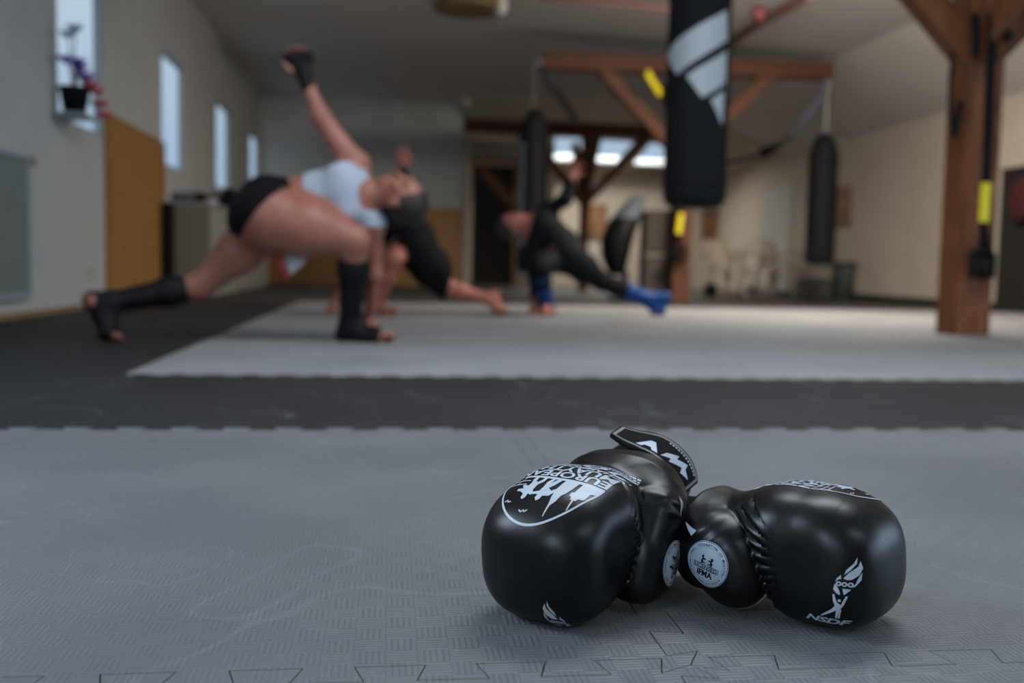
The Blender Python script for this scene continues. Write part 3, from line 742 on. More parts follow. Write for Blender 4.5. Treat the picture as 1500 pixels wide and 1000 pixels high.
#@@ROOM2
bm = bmesh.new()
SXS = [at(px, 222, Y=18.7).x for px in (800, 858, 868, 930, 942, 990)]; SY = (18.25, 19.55)
zsl = lambda x, y: zc(x)-(y-16.6)*max(0, zc(x)-2.3)/3.6
xsb = sorted({1.28, 1.5, 3.6, 5.35, XW+.1}|set(SXS)); ysb = [16.6, 17.4, SY[0], SY[1], YB]
for x0, x1 in zip(xsb, xsb[1:]):
    for y0, y1 in zip(ysb, ysb[1:]):
        if y0 == SY[0] and any(abs(x0-SXS[k]) < 1e-4 for k in (0, 2, 4)): continue
        v = [bm.verts.new((x, y, zsl(x, y)+dz)) for dz in (0, .12) for x, y in ((x0, y0), (x1, y0), (x1, y1), (x0, y1))]
        for f in ((3, 2, 1, 0), (4, 5, 6, 7), (0, 1, 5, 4), (1, 2, 6, 5), (2, 3, 7, 6), (3, 0, 4, 7)): bm.faces.new([v[i] for i in f])
bmesh.ops.remove_doubles(bm, verts=bm.verts, dist=1e-5)
struct('ceiling_slope', bm, PLASTER_W)
bm = bmesh.new(); box(bm, (1.33, 18.95, 1.6), (.1, 2.5, 3.3)); box(bm, (2.35, YF-.1, 1.6), (9.4, .2, 3.5)); struct('wall_rear', bm, PLASTER_W)
for k in range(3):
    x0, x1 = SXS[2*k], SXS[2*k+1]; zm = zsl(x0, 18.9)
    o = empty('window_%d' % (k+9), ((x0+x1)/2, 18.9, zm+.06), None, None); o['kind'] = 'structure'; o.rotation_euler.x = -math.atan(.2)
    bm = bmesh.new(); w, l = x1-x0, 1.33
    for x in (-w/2, w/2): box(bm, (x, 0, 0), (.05, l, .1))
    for y in (-l/2, l/2): box(bm, (0, y, 0), (w, .05, .1))
    from_bm('window_frame', bm, WFRAME, o); boxo('pane', (0, 0, .02), (w-.03, l-.03, .01), GLASS, o)
# dark doorway in the back part
pdl, pdr = at(692, 300, Y=18.3).x, at(752, 300, Y=18.3).x
o = empty('door_1', ((pdl+pdr)/2, 18.3, 0), None, None); o['kind'] = 'structure'; w = pdr-pdl
boxo('door_leaf', (0, 0, 1.1), (w, .06, 2.2), DARKWOOD, o)
bm = bmesh.new(); box(bm, (w/2+.05, -.02, 1.13), (.1, .12, 2.26)); box(bm, (0, -.02, 2.28), (w+.2, .12, .1)); from_bm('door_frame', bm, TRIM, o)
bm = bmesh.new(); box(bm, (.12, -.06, 1.75), (.12, .05, 1.1), rot=(0, -.75, 0)); from_bm('brace', bm, TIMBER, o)
# pale wall between the doorway and the back room
bm = bmesh.new(); box(bm, (pdr+.4, 18.35, 1.5), (.7, .1, 3.0)); box(bm, ((pdl+pdr)/2, 18.36, 2.75), (w+.2, .1, .9)); struct('wall_doorway', bm, PLASTER_W)
# white door in the right wall near its far corner
o = empty('door_2', (XW-.02, 16.9, 0), None, None); o['kind'] = 'structure'
boxo('door_leaf', (0, 0, .95), (.06, 1.3, 1.8), DOORW, o); bm = bmesh.new(); box(bm, (-.06, .5, .95), (.06, .12, .03)); from_bm('door_handle', bm, CHAIN, o)
# dark doorway in the right wall beside the near post
o = empty('door_3', (XW+.06, 9.56, 0), None, None); o['kind'] = 'structure'
boxo('door_leaf', (0, 0, .785), (.05, 1.9, 1.56), DARKWOOD, o); boxo('door_handle', (-.05, -.75, .8), (.05, .12, .03), CHAIN, o)
bm = bmesh.new(); lathe(bm, [(.01, -.03), (.2, -.02), (.24, 0), (.2, .02), (.01, .03)], (0, 0, 0), 24, Matrix.Rotation(PI/2, 4, 'Y'))
tagp(from_bm('round_shield', bm, mat('dark_red_leather', (64, 16, 22), .7), None, True), 'dark red round pad hanging in the dark doorway', 'pad').location = (XW-.04, 10.02, 1.2)
# glazed doors beside the camera
o = empty('door_4', (XW+.1, .2, 0), None, None); o['kind'] = 'structure'
bm = bmesh.new()
for y in (-3.15, -1.6, 0, 1.6, 3.15): box(bm, (0, y, 1.05), (.08, .08, 2.1))
for z in (.05, 2.06): box(bm, (0, 0, z), (.08, 6.4, .08))
from_bm('door_frame', bm, WFRAME, o); boxo('pane', (0, 0, 1.05), (.01, 6.3, 2.0), GLASS, o)
# skirtings
bm = bmesh.new(); box(bm, (XL+.01, 5, .0), (.02, 22, .07)); struct('baseboard_left', bm, TRIM)
bm = bmesh.new(); box(bm, (XW-.02, 13.8, .03), (.03, 9, .1)); struct('baseboard_right', bm, DARKWOOD)

# ------------------------------------------------------------------ timber posts with braces and beams
def truss(x, y, label, beam=(-1.75, 1.78), zt=2.88, yaw=0, w=.25, joint=1.75, tm=None):
    tm = tm or TIMBER
    o = empty('timber_post', (x, y, 0), label, 'timber post', 'timber posts in a row', rz=yaw)
    bm = bmesh.new(); box(bm, (0, 0, (zt-.2)/2-.01), (w, w, zt-.18), bev=.012); 
    for k in range(10):
        pass
    from_bm('post', bm, tm, o)
    bm = bmesh.new(); box(bm, ((beam[0]+beam[1])/2, 0, zt-.1), (beam[1]-beam[0], .2, .2), bev=.012); from_bm('beam', bm, TIMBER_H, o)
    for s in (-1, 1):
        bm = bmesh.new(); L = math.hypot(zt-.2-joint, .92)+.16
        box(bm, (s*(.5+.02), 0, (joint+zt-.2)/2), (.15, .15, L), rot=(0, s*math.atan2(.92, zt-.2-joint), 0), bev=.01); from_bm('brace', bm, tm, o)
    # braces running along the row
    for s in (-1, 1):
        bm = bmesh.new(); box(bm, (0, s*.52, (joint+zt-.2)/2), (.13, .13, 1.3), rot=(-s*.75, 0, 0), bev=.01); from_bm('brace', bm, tm, o)
    return o
TIMBER_D = mat('dark_timber', (58, 29, 11), .75, rgb2=(92, 50, 20), scale=9, stretch=(6, 6, .5), bump=.5, bscale=20)
truss(3.66, 6.0, 'nearest timber post, on the right, with black suspension straps hanging on it', w=.235)
truss(3.46, 11.7, 'middle timber post behind the large logo bag, with yellow strap tag', yaw=-.03, w=.22, tm=TIMBER_D)
truss(3.15, 16.2, 'farthest timber post, in front of the skylights', (-2.0, 1.6), zt=2.72, w=.14, joint=1.5, tm=TIMBER_D)

# ------------------------------------------------------------------ punch bags
def bag(x, y, z0, z1, r, ztop, label, dome=False, name='punch_bag'):
    o = empty(name, (x, y, 0), label, 'punch bag', 'hanging punch bags')
    bm = bmesh.new(); h = z1-z0
    prof = [(0, 0), (r*.55, .002), (r*.82, .012), (r*.94, .035), (r*.99, .07), (r, .12), (r*1.005, h*.5), (r*.99, h-.12)]
    prof += [(r*.93, h-.05), (r*.8, h+.02), (r*.6, h+.1), (r*.3, h+.16), (0, h+.17)] if dome else [(r*.97, h-.03), (r*.9, h), (0, h+.002)]
    lathe(bm, prof, (0, 0, z0), 40); from_bm('bag_body', bm, BAGM, o, True)
    for zz in (z0+.14, z1-.16):
        bm = bmesh.new(); lathe(bm, [(r*1.0, -.016), (r*1.02, -.012), (r*1.02, .012), (r*1.0, .016)], (0, 0, zz), 40)
        from_bm('stitched_band', bm, CLOTH_BLACK, o, True)
    zt = z1+.45 if not dome else z1+.16
    for k in range(4):
        if dome: break
        a = PI/4+k*PI/2; bm = bmesh.new(); tube(bm, [(r*.85*math.cos(a), r*.85*math.sin(a), z1-.02), (0, 0, zt)], .012, 6); from_bm('hanging_strap', bm, CLOTH_BLACK, o)
    bm = bmesh.new(); n = max(2, int((ztop-zt)/.05))
    for k in range(n):
        c = Vector((0, 0, zt+(k+.5)*(ztop-zt)/n)); pts = []
        for q in range(10):
            a = 2*PI*q/10; u = .016*math.cos(a); v = .034*math.sin(a); pts.append(c+(Vector((u, 0, v)) if k % 2 else Vector((0, u, v))))
        tube(bm, pts+[pts[0]], .005, 5)
    from_bm('chain', bm, CHAIN, o); return o
yb = 5.95; p = at(1016, 305, Y=yb); zb = p.z
big = bag(p.x, yb, zb, zb+1.42, .19, 2.69, 'large black punch bag with three slanted pale bars, hanging nearest')
# three slanted bars, wrapped round the bag
def bars(o, r, dirang):
    bms = []
    for pl in ([(979, 81), (1061, 24), (1062, 66), (993, 114)], [(1005, 118), (1061, 81), (1059, 128), (1026, 151)], [(1038, 154), (1057, 139), (1054, 190)]):
        q = []
        for px, py in pl:
            w = at(px, py, Y=yb); du = (w.x-o.location.x)/r; du = max(-.985, min(.985, du)); q.append((math.asin(du)*r, w.z))
        bms.append(art_poly([q]))
    bm = merge(bms)
    for _ in range(6):
        es = [e for e in bm.edges if e.calc_length() > .025]
        if not es: break
        bmesh.ops.subdivide_edges(bm, edges=es, cuts=1); bmesh.ops.triangulate(bm, faces=bm.faces)
    for v in bm.verts:
        a = v.co.x/r+dirang; v.co = ((r*1.012)*math.sin(a), -(r*1.012)*math.cos(a), v.co.y)
    bmesh.ops.recalc_face_normals(bm, faces=bm.faces)
    from_bm('bag_print', bm, BAGLOGO, o, True)['label'] = 'three slanted pale grey bars'
bars(big, .19, -math.atan2(p.x, yb)*.9)
yl = 11.4; p = at(786, 200, Y=yl); q = at(786, 400, Y=yl); zt_ = at(786, 178, Y=yl).z
o = bag(p.x, yl+.2, q.z, zt_, .17, 2.69, 'slim black punch bag with rounded top behind the person in black', True)
a0 = math.atan2(p.x, yl)
bm = art_text('PUNCHING', .17, 0, -.09, 'CENTER', bold=.02, fit=1.15, ang=0) if False else merge([art_poly([[(x, -.045), (x+.075, -.045), (x+.075, .045), (x, .045)], [(x+.02, -.02), (x+.055, -.02), (x+.055, .02), (x+.02, .02)]]) for x in [(-.55+.11*k) for k in range(11)]])
for _ in range(4): bmesh.ops.subdivide_edges(bm, edges=[e for e in bm.edges if e.calc_length() > .03], cuts=1); bmesh.ops.triangulate(bm, faces=bm.faces)
for v in bm.verts:
    a = v.co.y/.17-a0-.95; zz = (q.z+zt_)/2+v.co.x; v.co = (.173*math.sin(a), -.173*math.cos(a), zz)
bmesh.ops.recalc_face_normals(bm, faces=bm.faces)
from_bm('bag_print', bm, BAGLOGO, o, True)['label'] = 'column of pale block letters'
yr = 11.55; p = at(1206, 300, Y=yr); q = at(1199, 388, Y=yr); zt_ = at(1206, 215, Y=yr).z
bag(p.x-.02, yr, q.z, zt_, .175, 2.69, 'plain black punch bag with rounded top on the right, before the cream wall', True)

# ------------------------------------------------------------------ straps, ropes and suspension trainers
def ropeo(name, pts, r, m, label, cat, flat=1):
    P = [Vector(p) for p in pts]; out = []
    for i in range(len(P)-1):
        a, b, c, d = P[max(i-1, 0)], P[i], P[i+1], P[min(i+2, len(P)-1)]
        for k in range(6):
            t = k/6; out.append(.5*((2*b)+(c-a)*t+(2*a-5*b+4*c-d)*t*t+(3*b-a-3*c+d)*t**3))
    out.append(P[-1]); bm = bmesh.new(); tube(bm, out, r, 8, flat=flat); return tagp(from_bm(name, bm, m, None, True), label, cat)
A_ = lambda px, py, Y: at(px, py, Y=Y)
ropeo('webbing_strap', [A_(788, 88, 11.6), A_(803, 118, 12.3), A_(820, 142, 13.4), A_(835, 163, 14.8), A_(846, 184, 16.0)], .055, STRAPG, 'blue grey webbing strap running from the middle beam to the farthest post', 'strap', .7)
ropeo('webbing_strap', [A_(1213, 118, 11.6), A_(1196, 150, 11.8), A_(1176, 178, 12.0), A_(1160, 198, 12.2)], .045, STRAPG, 'blue grey webbing strap sagging from the right end of the middle beam', 'strap', .7)
ropeo('rope', [A_(1160, 198, 12.2), A_(1140, 214, 12.4), A_(1128, 222, 12.6), A_(1100, 231, 12.9), A_(1065, 238, 13.3), A_(1020, 240, 13.6), A_(1000, 236, 13.8)], .03, ROPE, 'dark rope sagging from the strap behind the logo bag', 'rope')
bm = bmesh.new(); tube(bm, [A_(1143, 210, 12.35), A_(1118, 224, 12.55)], [.035, .075], 10); tagp(from_bm('rope_grip', bm, BLKPAD, None, True), 'thick black grip on the sagging rope', 'grip')
ropeo('webbing_strap', [A_(948, 105, 11.2), A_(958, 122, 11.3), A_(968, 138, 11.4)], .055, YEL, 'yellow webbing tag under the middle beam beside the logo bag', 'strap', .25)
def trainer(o_label, px, y0, y1, y2, y3, Y, k=1.0, top=0):
    c = A_(px, y1, Y); o = empty('suspension_trainer', c, o_label, 'suspension trainer', 'suspension trainers on the posts')
    rel = lambda a, b, dy=0: tuple(A_(a, b, Y+dy)-c)
    bm = bmesh.new(); tube(bm, [rel(px+9*k, y0), rel(px+5*k, (y0+y1)/2), rel(px, y1)], .028*k, 8, flat=.4); tube(bm, [rel(px+16*k, y0), rel(px+10*k, (y0+y1)/2), rel(px+4*k, y1)], .02*k, 8, flat=.4); from_bm('strap', bm, CLOTH_BLACK, o)
    bm = bmesh.new(); tube(bm, [rel(px+2, y1), rel(px-2, y2)], .034, 10, flat=.6); from_bm('yellow_tag', bm, YEL, o)
    bm = bmesh.new()
    ym = y2+(y3-y2)*.55
    tube(bm, [rel(px-2, y2), rel(px-6*k, ym)], .02, 8); tube(bm, [rel(px-2, y2), rel(px+6*k, ym)], .02, 8); from_bm('handle_strap', bm, CLOTH_BLACK, o)
    for s in (-1, 1):
        bm = bmesh.new(); P = [rel(px-4*k+s*9*k, ym-6*k), rel(px-4*k+s*15*k, ym+4*k), rel(px-4*k+s*13*k, y3-2), rel(px-4*k, y3), rel(px-4*k+s*3*k, ym+3*k)]
        tube(bm, P, .022, 8); tube(bm, [rel(px-4*k-14*k, ym+2), rel(px-4*k+14*k, ym+2)], .03, 8); from_bm('handle', bm, BLKPAD, o, True)
trainer('black suspension trainer with yellow tag on the nearest post', 1443, 20, 268, 325, 408, 5.78)
trainer('black suspension trainer with yellow tag on the middle post', 996, 250, 312, 342, 384, 11.45, .8)
ropeo('webbing_strap', [A_(1428, 20, 5.8), A_(1430, 50, 5.8), A_(1429, 82, 5.8)], .03, CLOTH_BLACK, 'short black strap end at the joint of the nearest post', 'strap', .5)
ropeo('webbing_strap', [A_(1396, 74, 5.82), A_(1392, 120, 5.8), A_(1393, 160, 5.8), A_(1396, 198, 5.8)], .012, CLOTH_BLACK, 'thin black strap down the left edge of the nearest post', 'strap')
ropeo('webbing_strap', [A_(1408, 150, 5.82), A_(1402, 175, 5.8), A_(1396, 200, 5.8)], .022, CLOTH_BLACK, 'knotted black strap low on the left edge of the nearest post', 'strap')
ropeo('webbing_strap', [A_(1500, 10, 5.75), A_(1488, 25, 5.75), A_(1476, 30, 5.75), A_(1474, 60, 5.75)], .035, CLOTH_BLACK, 'bundled black strap on the right brace of the nearest post', 'strap')

# ------------------------------------------------------------------ ceiling things
def on_ceil(px, py, off=.03):
    lo, hi = .5, 30
    for _ in range(60):
        m = (lo+hi)/2; q = at(px, py, D=m)
        if q.z > zc(min(max(q.x, -2.5), XW))-off: hi = m
        else: lo = m
    return at(px, py, D=lo)
c = on_ceil(686, 12, .12); o = empty('ceiling_disc', c, 'flat tan round panel under the ceiling with a small white lamp', 'ceiling fitting')
bm = bmesh.new(); lathe(bm, [(.001, -.03), (.36, -.03), (.38, -.015), (.38, .015), (.36, .03), (.001, .03)], (0, 0, 0), 40); from_bm('disc', bm, CORK, o, False)
bm = bmesh.new(); tube(bm, [(0, 0, .03), (0, 0, .16)], .03, 10); from_bm('stem', bm, LAMPW, o)
bm = bmesh.new(); lathe(bm, [(.001, -.08), (.05, -.07), (.075, 0), (.06, .08), (.03, .16), (.001, .18)], (.33, -.12, .0), 24); from_bm('small_lamp', bm, LAMPW, o, True)
def pipe(name, pts, r, label): ropeo(name, pts, r, REDP, label, 'pipe')
pipe('ceiling_pipe', [on_ceil(1190, -8, .06), on_ceil(1150, 14, .06), on_ceil(1111, 36, .06), on_ceil(1076, 60, .06), on_ceil(1060, 70, .06)], .045, 'faded red pipe crossing the ceiling right of the logo bag')
pipe('ceiling_pipe', [on_ceil(790, -4, .06), on_ceil(860, 2, .06), on_ceil(960, 11, .06), on_ceil(1000, 16, .06)], .03, 'thin faded red pipe on the ceiling left of the logo bag')
c = on_ceil(1111, 20, .08); bm = bmesh.new(); lathe(bm, [(.001, -.07), (.06, -.06), (.07, 0), (.05, .06), (.001, .07)], (0, 0, 0), 20); tagp(from_bm('pipe_valve', bm, REDM, None, True), 'small red fitting on the ceiling pipe', 'pipe fitting').location = c
bm = bmesh.new(); tube(bm, [A_(925, 245, 19.9), A_(1114, 263, 19.9)], .07, 8); tagp(from_bm('wall_beam', bm, REDP, None, False), 'faded reddish beam along the top of the back wall', 'beam')

# ------------------------------------------------------------------ things on and along the walls
def wallpanel_left(px0, px1, py_top, name, m, label, cat, th=.03, z0=.02):
    a, b = at(px0, 300, X=XL), at(px1, 300, X=XL); zt = at(px0, py_top, X=XL).z
    bm = bmesh.new(); box(bm, (XL+th/2+.002, (a.y+b.y)/2, (z0+zt)/2), (th, b.y-a.y, zt-z0), bev=.004); return tagp(from_bm(name, bm, m), label, cat), a.y, b.y, zt
wallpanel_left(153, 238, 164, 'chipboard_wall_cladding', OSB, 'tall brown chipboard panel on the left wall between two windows', 'wall panel')
# pale framed mirror at the left edge
y0, y1 = 4.3, at(36, 330, X=XL).y; zt, zb_ = at(36, 232, X=XL).z, at(36, 432, X=XL).z
o = empty('wall_mirror', (XL, (y0+y1)/2, 0), 'pale mirror panel low on the left wall', 'mirror')
boxo('mirror_pane', (.015, 0, (zt+zb_)/2), (.02, y1-y0, zt-zb_), MIRR, o); bm = bmesh.new()
for s in (-1, 1): box(bm, (.02, s*(y1-y0)/2, (zt+zb_)/2), (.035, .03, zt-zb_+.03)); box(bm, (.02, 0, (zt+zb_)/2+s*(zt-zb_)/2), (.035, y1-y0, .03))
from_bm('mirror_frame', bm, WFRAME, o)
c = at(40, 237, X=XL); bm = bmesh.new(); box(bm, (0, 0, 0), (.03, .06, .06), bev=.01); tagp(from_bm('mirror_clip', bm, TRIM), 'small tan clip at the top corner of the mirror panel', 'clip').location = (XL+.03, c.y, c.z)
c = at(130, 398, X=XL); o = empty('wall_socket', (XL, c.y, c.z), 'cream wall socket low on the left wall', 'socket')
boxo('plate', (.008, 0, 0), (.014, .09, .09), PLASTIC, o, bev=.003); bm = bmesh.new(); lathe(bm, [(.001, 0), (.03, 0), (.03, .006), (.001, .006)], (.016, 0, 0), 20, Matrix.Rotation(PI/2, 4, 'Y')); from_bm('outlet', bm, CAB, o)
# flowers in a black pot on the first sill
c = at(104, 165, X=XL+.02); o = empty('flower_pot', (XL+.12, 7.14, WZ0+.03), 'black pot with purple and pink blooms on the nearest window sill', 'potted flowers')
bm = bmesh.new(); lathe(bm, [(.001, 0), (.07, 0), (.1, .17), (.105, .18), (.09, .18), (.08, .15), (.001, .15)], (0, 0, 0), 24); from_bm('pot', bm, BLKPAD, o, True); boxo('bracket_shelf', (-.01, .03, -.012), (.22, .34, .02), WFRAME, o, bev=.004)
def blooms(name, m, spots, r0):
    bm = bmesh.new()
    for x, y, z in spots:
        for k in range(6):
            a = 2*PI*k/6; mt = Matrix.Translation((x+.03*math.cos(a), y+.03*math.sin(a), z)) @ Matrix.Rotation(a, 4, 'Z') @ Matrix.Rotation(-.6, 4, 'Y') @ Matrix.Diagonal((1, .7, .25, 1))
            bmesh.ops.create_icosphere(bm, subdivisions=2, radius=r0, matrix=mt)
        bmesh.ops.create_icosphere(bm, subdivisions=2, radius=r0*.5, matrix=Matrix.Translation((x, y, z+.01)))
    f = from_bm(name, bm, m, o, True); return f
blooms('purple_blooms', PURP, [(.04, -.02, .30), (.0, .08, .36), (-.02, -.1, .34), (.06, .02, .25), (.05, .1, .27)], .042)
blooms('pink_blooms', PINK, [(.12, .06, .16), (.13, .13, .09), (.1, -.0, .2), (.14, .18, .02)], .042)
blooms('pale_blooms', TURQ, [(0, -.12, .5), (.02, -.04, .56)], .035)
bm = bmesh.new()
for x, y, z in [(.04, -.02, .3), (0, .08, .36), (-.02, -.1, .34), (.0, -.12, .5), (.02, -.04, .56), (.1, .0, .2), (.12, .06, .16), (.13, .13, .09), (.14, .18, .02)]: tube(bm, [(0, 0, .15), (x*.5, y*.5, (z+.17)/2), (x, y, z-.01)], .005, 5)
from_bm('stems', bm, mat('green_stems', (46, 74, 44), .6), o)
# cabinets along the left wall behind the woman
def cabinet(y0, y1, dp, h, label, m1, m2):
    o = empty('low_cabinet', (XL+dp/2+.01, (y0+y1)/2, 0), label, 'cabinet', 'low cabinets on the left wall')
    boxo('body', (0, 0, h/2), (dp, y1-y0, h), m1, o, bev=.006); boxo('top', (.005, 0, h+.012), (dp+.03, y1-y0+.02, .025), m1, o)
    n = 2
    for k in range(n):
        w = (y1-y0)/n; d = boxo('door', (dp/2+.01, -(y1-y0)/2+w*(k+.5), h/2+.02), (.02, w-.02, h-.1), m1, o, bev=.004)
        boxo('door_handle', (dp/2+.03, -(y1-y0)/2+w*(k+.5)+(.5-k)*w*.7, h*.6), (.02, .015, .12), CHAIN, d)
    boxo('side_panel', (0, -(y1-y0)/2-.006, h/2), (dp, .01, h), m2, o)
    return o
cabinet(10.45, 12.4, .42, .93, 'white low cabinet with taupe side behind the chipboard panel', CAB, CABS)
cabinet(12.5, 15.2, .42, .98, 'white low cabinet farther along the left wall, half hidden by the woman', CAB, CABS)
bm = bmesh.new(); box(bm, (XL+.09, 10.12, .47), (.1, .16, .9), bev=.01); tagp(from_bm('dark_slot', bm, BLKPAD), 'dark upright slot between panel and cabinet', 'gear')  # dark box filling the slot between panel and cabinet
# sparring gear on the cabinets: shoes / pads lying on top
def padobj(name, px, py, Y, sx, sy, sz, m, label, cat, rz=0, n=2.6):
    c = at(px, py, Y=Y); f = Field(.02); f.ell((0, 0, 0), (sx, sy, sz), n=n); f.ell((sx*.55, 0, sz*.35), (sx*.5, sy*.8, sz*.8)); f.cap((-sx*.6, 0, sz*.2), (-sx*1.1, 0, sz*.9), sz*.45, sz*.3)
    lo, hi = f.bounds(.02); me = nets(f, lo, hi, .012, name); o = tagp(link(name, me, m), label, cat); o.location = c; o.rotation_euler.z = rz; return o
def onz(o, z):
    zs = min(v.co.z for v in o.data.vertices); o.location.z = z-zs; return o
onz(padobj('training_pad', 281, 296, 11.2, .16, .09, .07, BLKPAD, 'small dark training pad lying on the nearer cabinet', 'pad', .4), .958)
onz(padobj('training_pad', 308, 298, 12.0, .20, .10, .085, BLKPAD, 'black and curved training pad at the far end of the nearer cabinet', 'pad', 1.1), .958)
onz(padobj('training_pad', 266, 296, 10.75, .12, .08, .055, PAD_G, 'pale grey training pad at the near end of the nearer cabinet', 'pad', 0), .958)
onz(padobj('focus_mitt', 302, 302, 11.6, .12, .08, .05, WHITESAT, 'white focus mitt between two dark pads on the nearer cabinet', 'pad', 0), .958)
c = at(323, 285, Y=13.3); o = empty('small_speaker', (XL+.2, 13.1, 1.005), 'small black upright speaker on the farther cabinet', 'speaker')
boxo('speaker_body', (0, 0, .14), (.16, .16, .28), BLKPAD, o, bev=.01); bm = bmesh.new(); lathe(bm, [(.001, 0), (.05, 0), (.055, .01), (.04, .012), (.001, .004)], (.08, 0, .1), 20, Matrix.Rotation(PI/2, 4, 'Y')); from_bm('speaker_cone', bm, GREYB, o, True)

# curved kick shield and taupe block beside the middle post
c0, c1 = at(925, 404, Y=11.0), at(925, 284, Y=11.0); h = c1.z-c0.z
o = empty('kick_shield', (c0.x, 11.3, 0), 'curved black kick shield with grey top standing beside the taupe block', 'kick shield')
bm = bmesh.new(); n = 14; G = []
for i in range(n+1):
    t = i/n; z = c0.z+h*t; bx = at(916+30*t**1.6-10*math.sin(PI*t), 300, Y=11.0).x-c0.x; th = (.03+.15*math.sin(PI*min(1, t*.9+.05))**.6); wd = .06+.22*math.sin(PI*(t*.94+.03))**.7
    G.append([bm.verts.new((bx+th*math.cos(2*PI*k/16), wd*math.sin(2*PI*k/16), z)) for k in range(16)])
for a, b in zip(G, G[1:]):
    for k in range(16): bm.faces.new((a[k], a[(k+1) % 16], b[(k+1) % 16], b[k]))
bm.faces.new(G[0][::-1]); bm.faces.new(G[-1]); me = bpy.data.meshes.new('shield'); bm.to_mesh(me); bm.free()
so = link('shield_body', me, BLKPAD, o); me.materials.append(PAD_G)
for p_ in me.polygons:
    if p_.center.z > c0.z+h*.68: p_.material_index = 1
bm = bmesh.new(); tube(bm, [(.0, -.12, c0.z+.5*h), (-.06, -.2, c0.z+.52*h), (0, -.12, c0.z+.62*h)], .02, 8); from_bm('handle', bm, CLOTH_BLACK, o, True)
bm = bmesh.new(); tube(bm, [(0, 0, 0), (0, 0, c0.z+.05)], .04, 10); lathe(bm, [(.001, 0), (.2, 0), (.19, .03), (.001, .035)], (0, 0, 0), 24); from_bm('stand', bm, CLOTH_BLACK, o)
a, b = at(943, 432, Y=11.9), at(984, 308, Y=11.9)
o = empty('foam_block', ((a.x+b.x)/2, 12.05, 0), 'tall taupe foam block left of the middle post', 'foam block')
boxo('foam_body', (0, 0, b.z/2), (b.x-a.x, .3, b.z), TAUPE, o, bev=.02); boxo('seam_band', (0, 0, b.z*.5), (b.x-a.x+.006, .306, .03), CABS, o)
# framed pictures
def picture(px0, px1, py0, py1, Y, label, wall='back'):
    if wall == 'back':
        a, b = at(px0, py1, Y=Y), at(px1, py0, Y=Y); o = empty('framed_picture', ((a.x+b.x)/2, Y-.02, (a.z+b.z)/2), label, 'picture', 'framed pictures'); w, h, rz = b.x-a.x, b.z-a.z, 0
    else:
        a, b = at(px0, py1, X=XW), at(px1, py0, X=XW); o = empty('framed_picture', (XW-.02, (a.y+b.y)/2, (a.z+b.z)/2), label, 'picture', 'framed pictures'); w, h = abs(b.y-a.y), b.z-a.z; o.rotation_euler.z = PI/2
    boxo('print', (0, 0, 0), (w-.04, .015, h-.04), PIC, o)
    bm = bmesh.new()
    for s in (-1, 1): box(bm, (s*(w/2-.02), 0, 0), (.05, .035, h)); box(bm, (0, 0, s*(h/2-.02)), (w, .035, .05))
    from_bm('frame', bm, FRAME, o)
picture(862, 889, 300, 346, YB-.02, 'small brown framed picture left of the kick shield on the back wall')
picture(1028, 1056, 308, 354, YB-.02, 'small brown framed picture right of the large logo bag on the back wall')
picture(1226, 1248, 272, 332, 0, 'reddish brown framed picture on the right wall behind the plain bag', 'right')
# white plastic chairs, table, bin
def chair(loc, rz, label):
    o = empty('plastic_chair', loc, label, 'chair', 'white plastic chairs', rz)
    bm = bmesh.new(); box(bm, (0, 0, .43), (.46, .46, .03), bev=.012); from_bm('seat', bm, PLASTIC, o)
    bm = bmesh.new(); G = []
    for i in range(9):
        t = i/8; z = .44+.42*t; wd = .23*(1-.28*t**2.5)
        G.append([[bm.verts.new((u*wd, .2+.07*t-.06*(u*u)*0+.03*(1-u*u)+s*.012, z)) for u in [-1+2*k/8 for k in range(9)]] for s in (-1, 1)])
    for i in range(8):
        for k in range(8):
            for s in (0, 1): bm.faces.new((G[i][s][k], G[i][s][k+1], G[i+1][s][k+1], G[i+1][s][k]))
        for k in (0, 8): bm.faces.new((G[i][0][k], G[i][1][k], G[i+1][1][k], G[i+1][0][k]))
    for k in range(8): bm.faces.new((G[8][0][k], G[8][0][k+1], G[8][1][k+1], G[8][1][k]))
    bmesh.ops.recalc_face_normals(bm, faces=bm.faces); from_bm('backrest', bm, PLASTIC, o, True)
    for s in (-1, 1):
        bm = bmesh.new(); tube(bm, [(s*.22, .22, .66), (s*.27, .05, .66), (s*.27, -.15, .65), (s*.25, -.2, .58), (s*.23, -.2, .44)], .022, 8); from_bm('armrest', bm, PLASTIC, o, True)
        for q in (-1, 1):
            bm = bmesh.new(); tube(bm, [(s*.2, q*.19, .43), (s*.25, q*.24, .0)], [.032, .022], 8); from_bm('leg', bm, PLASTIC, o, True)
    return o
p = at(1060, 438, z=0); gY = 15.0
for px, Y, rz, lab in ((1058, 14.6, .3, 'white plastic chair nearest the middle post'), (1108, 15.4, -.5, 'white plastic chair between table and the other chairs, turned aside'), (1148, 14.8, .8, 'white plastic chair beside the grey crate')):
    q = at(px, 430, Y=Y); chair((q.x, Y, -.02), rz, lab)
q = at(1128, 400, Y=15.9); o = empty('small_table', (q.x-.3, 16.1, -.02), 'round cream plastic table behind the chairs', 'table')
bm = bmesh.new(); lathe(bm, [(.001, .68), (.48, .68), (.5, .69), (.5, .71), (.48, .72), (.001, .72)], (0, 0, 0), 36); from_bm('table_top', bm, PLASTIC, o)
for k in range(4):
    a = PI/4+k*PI/2; bm = bmesh.new(); tube(bm, [(.28*math.cos(a), .28*math.sin(a), .69), (.36*math.cos(a), .36*math.sin(a), 0)], .025, 8); from_bm('leg', bm, PLASTIC, o)
q0, q1 = at(1172, 400, Y=14.0), at(1214, 400, Y=14.0); o = empty('grey_crate', ((q0.x+q1.x)/2, 14.0, -.02), 'dark grey crate under the plain bag at the right wall', 'crate')
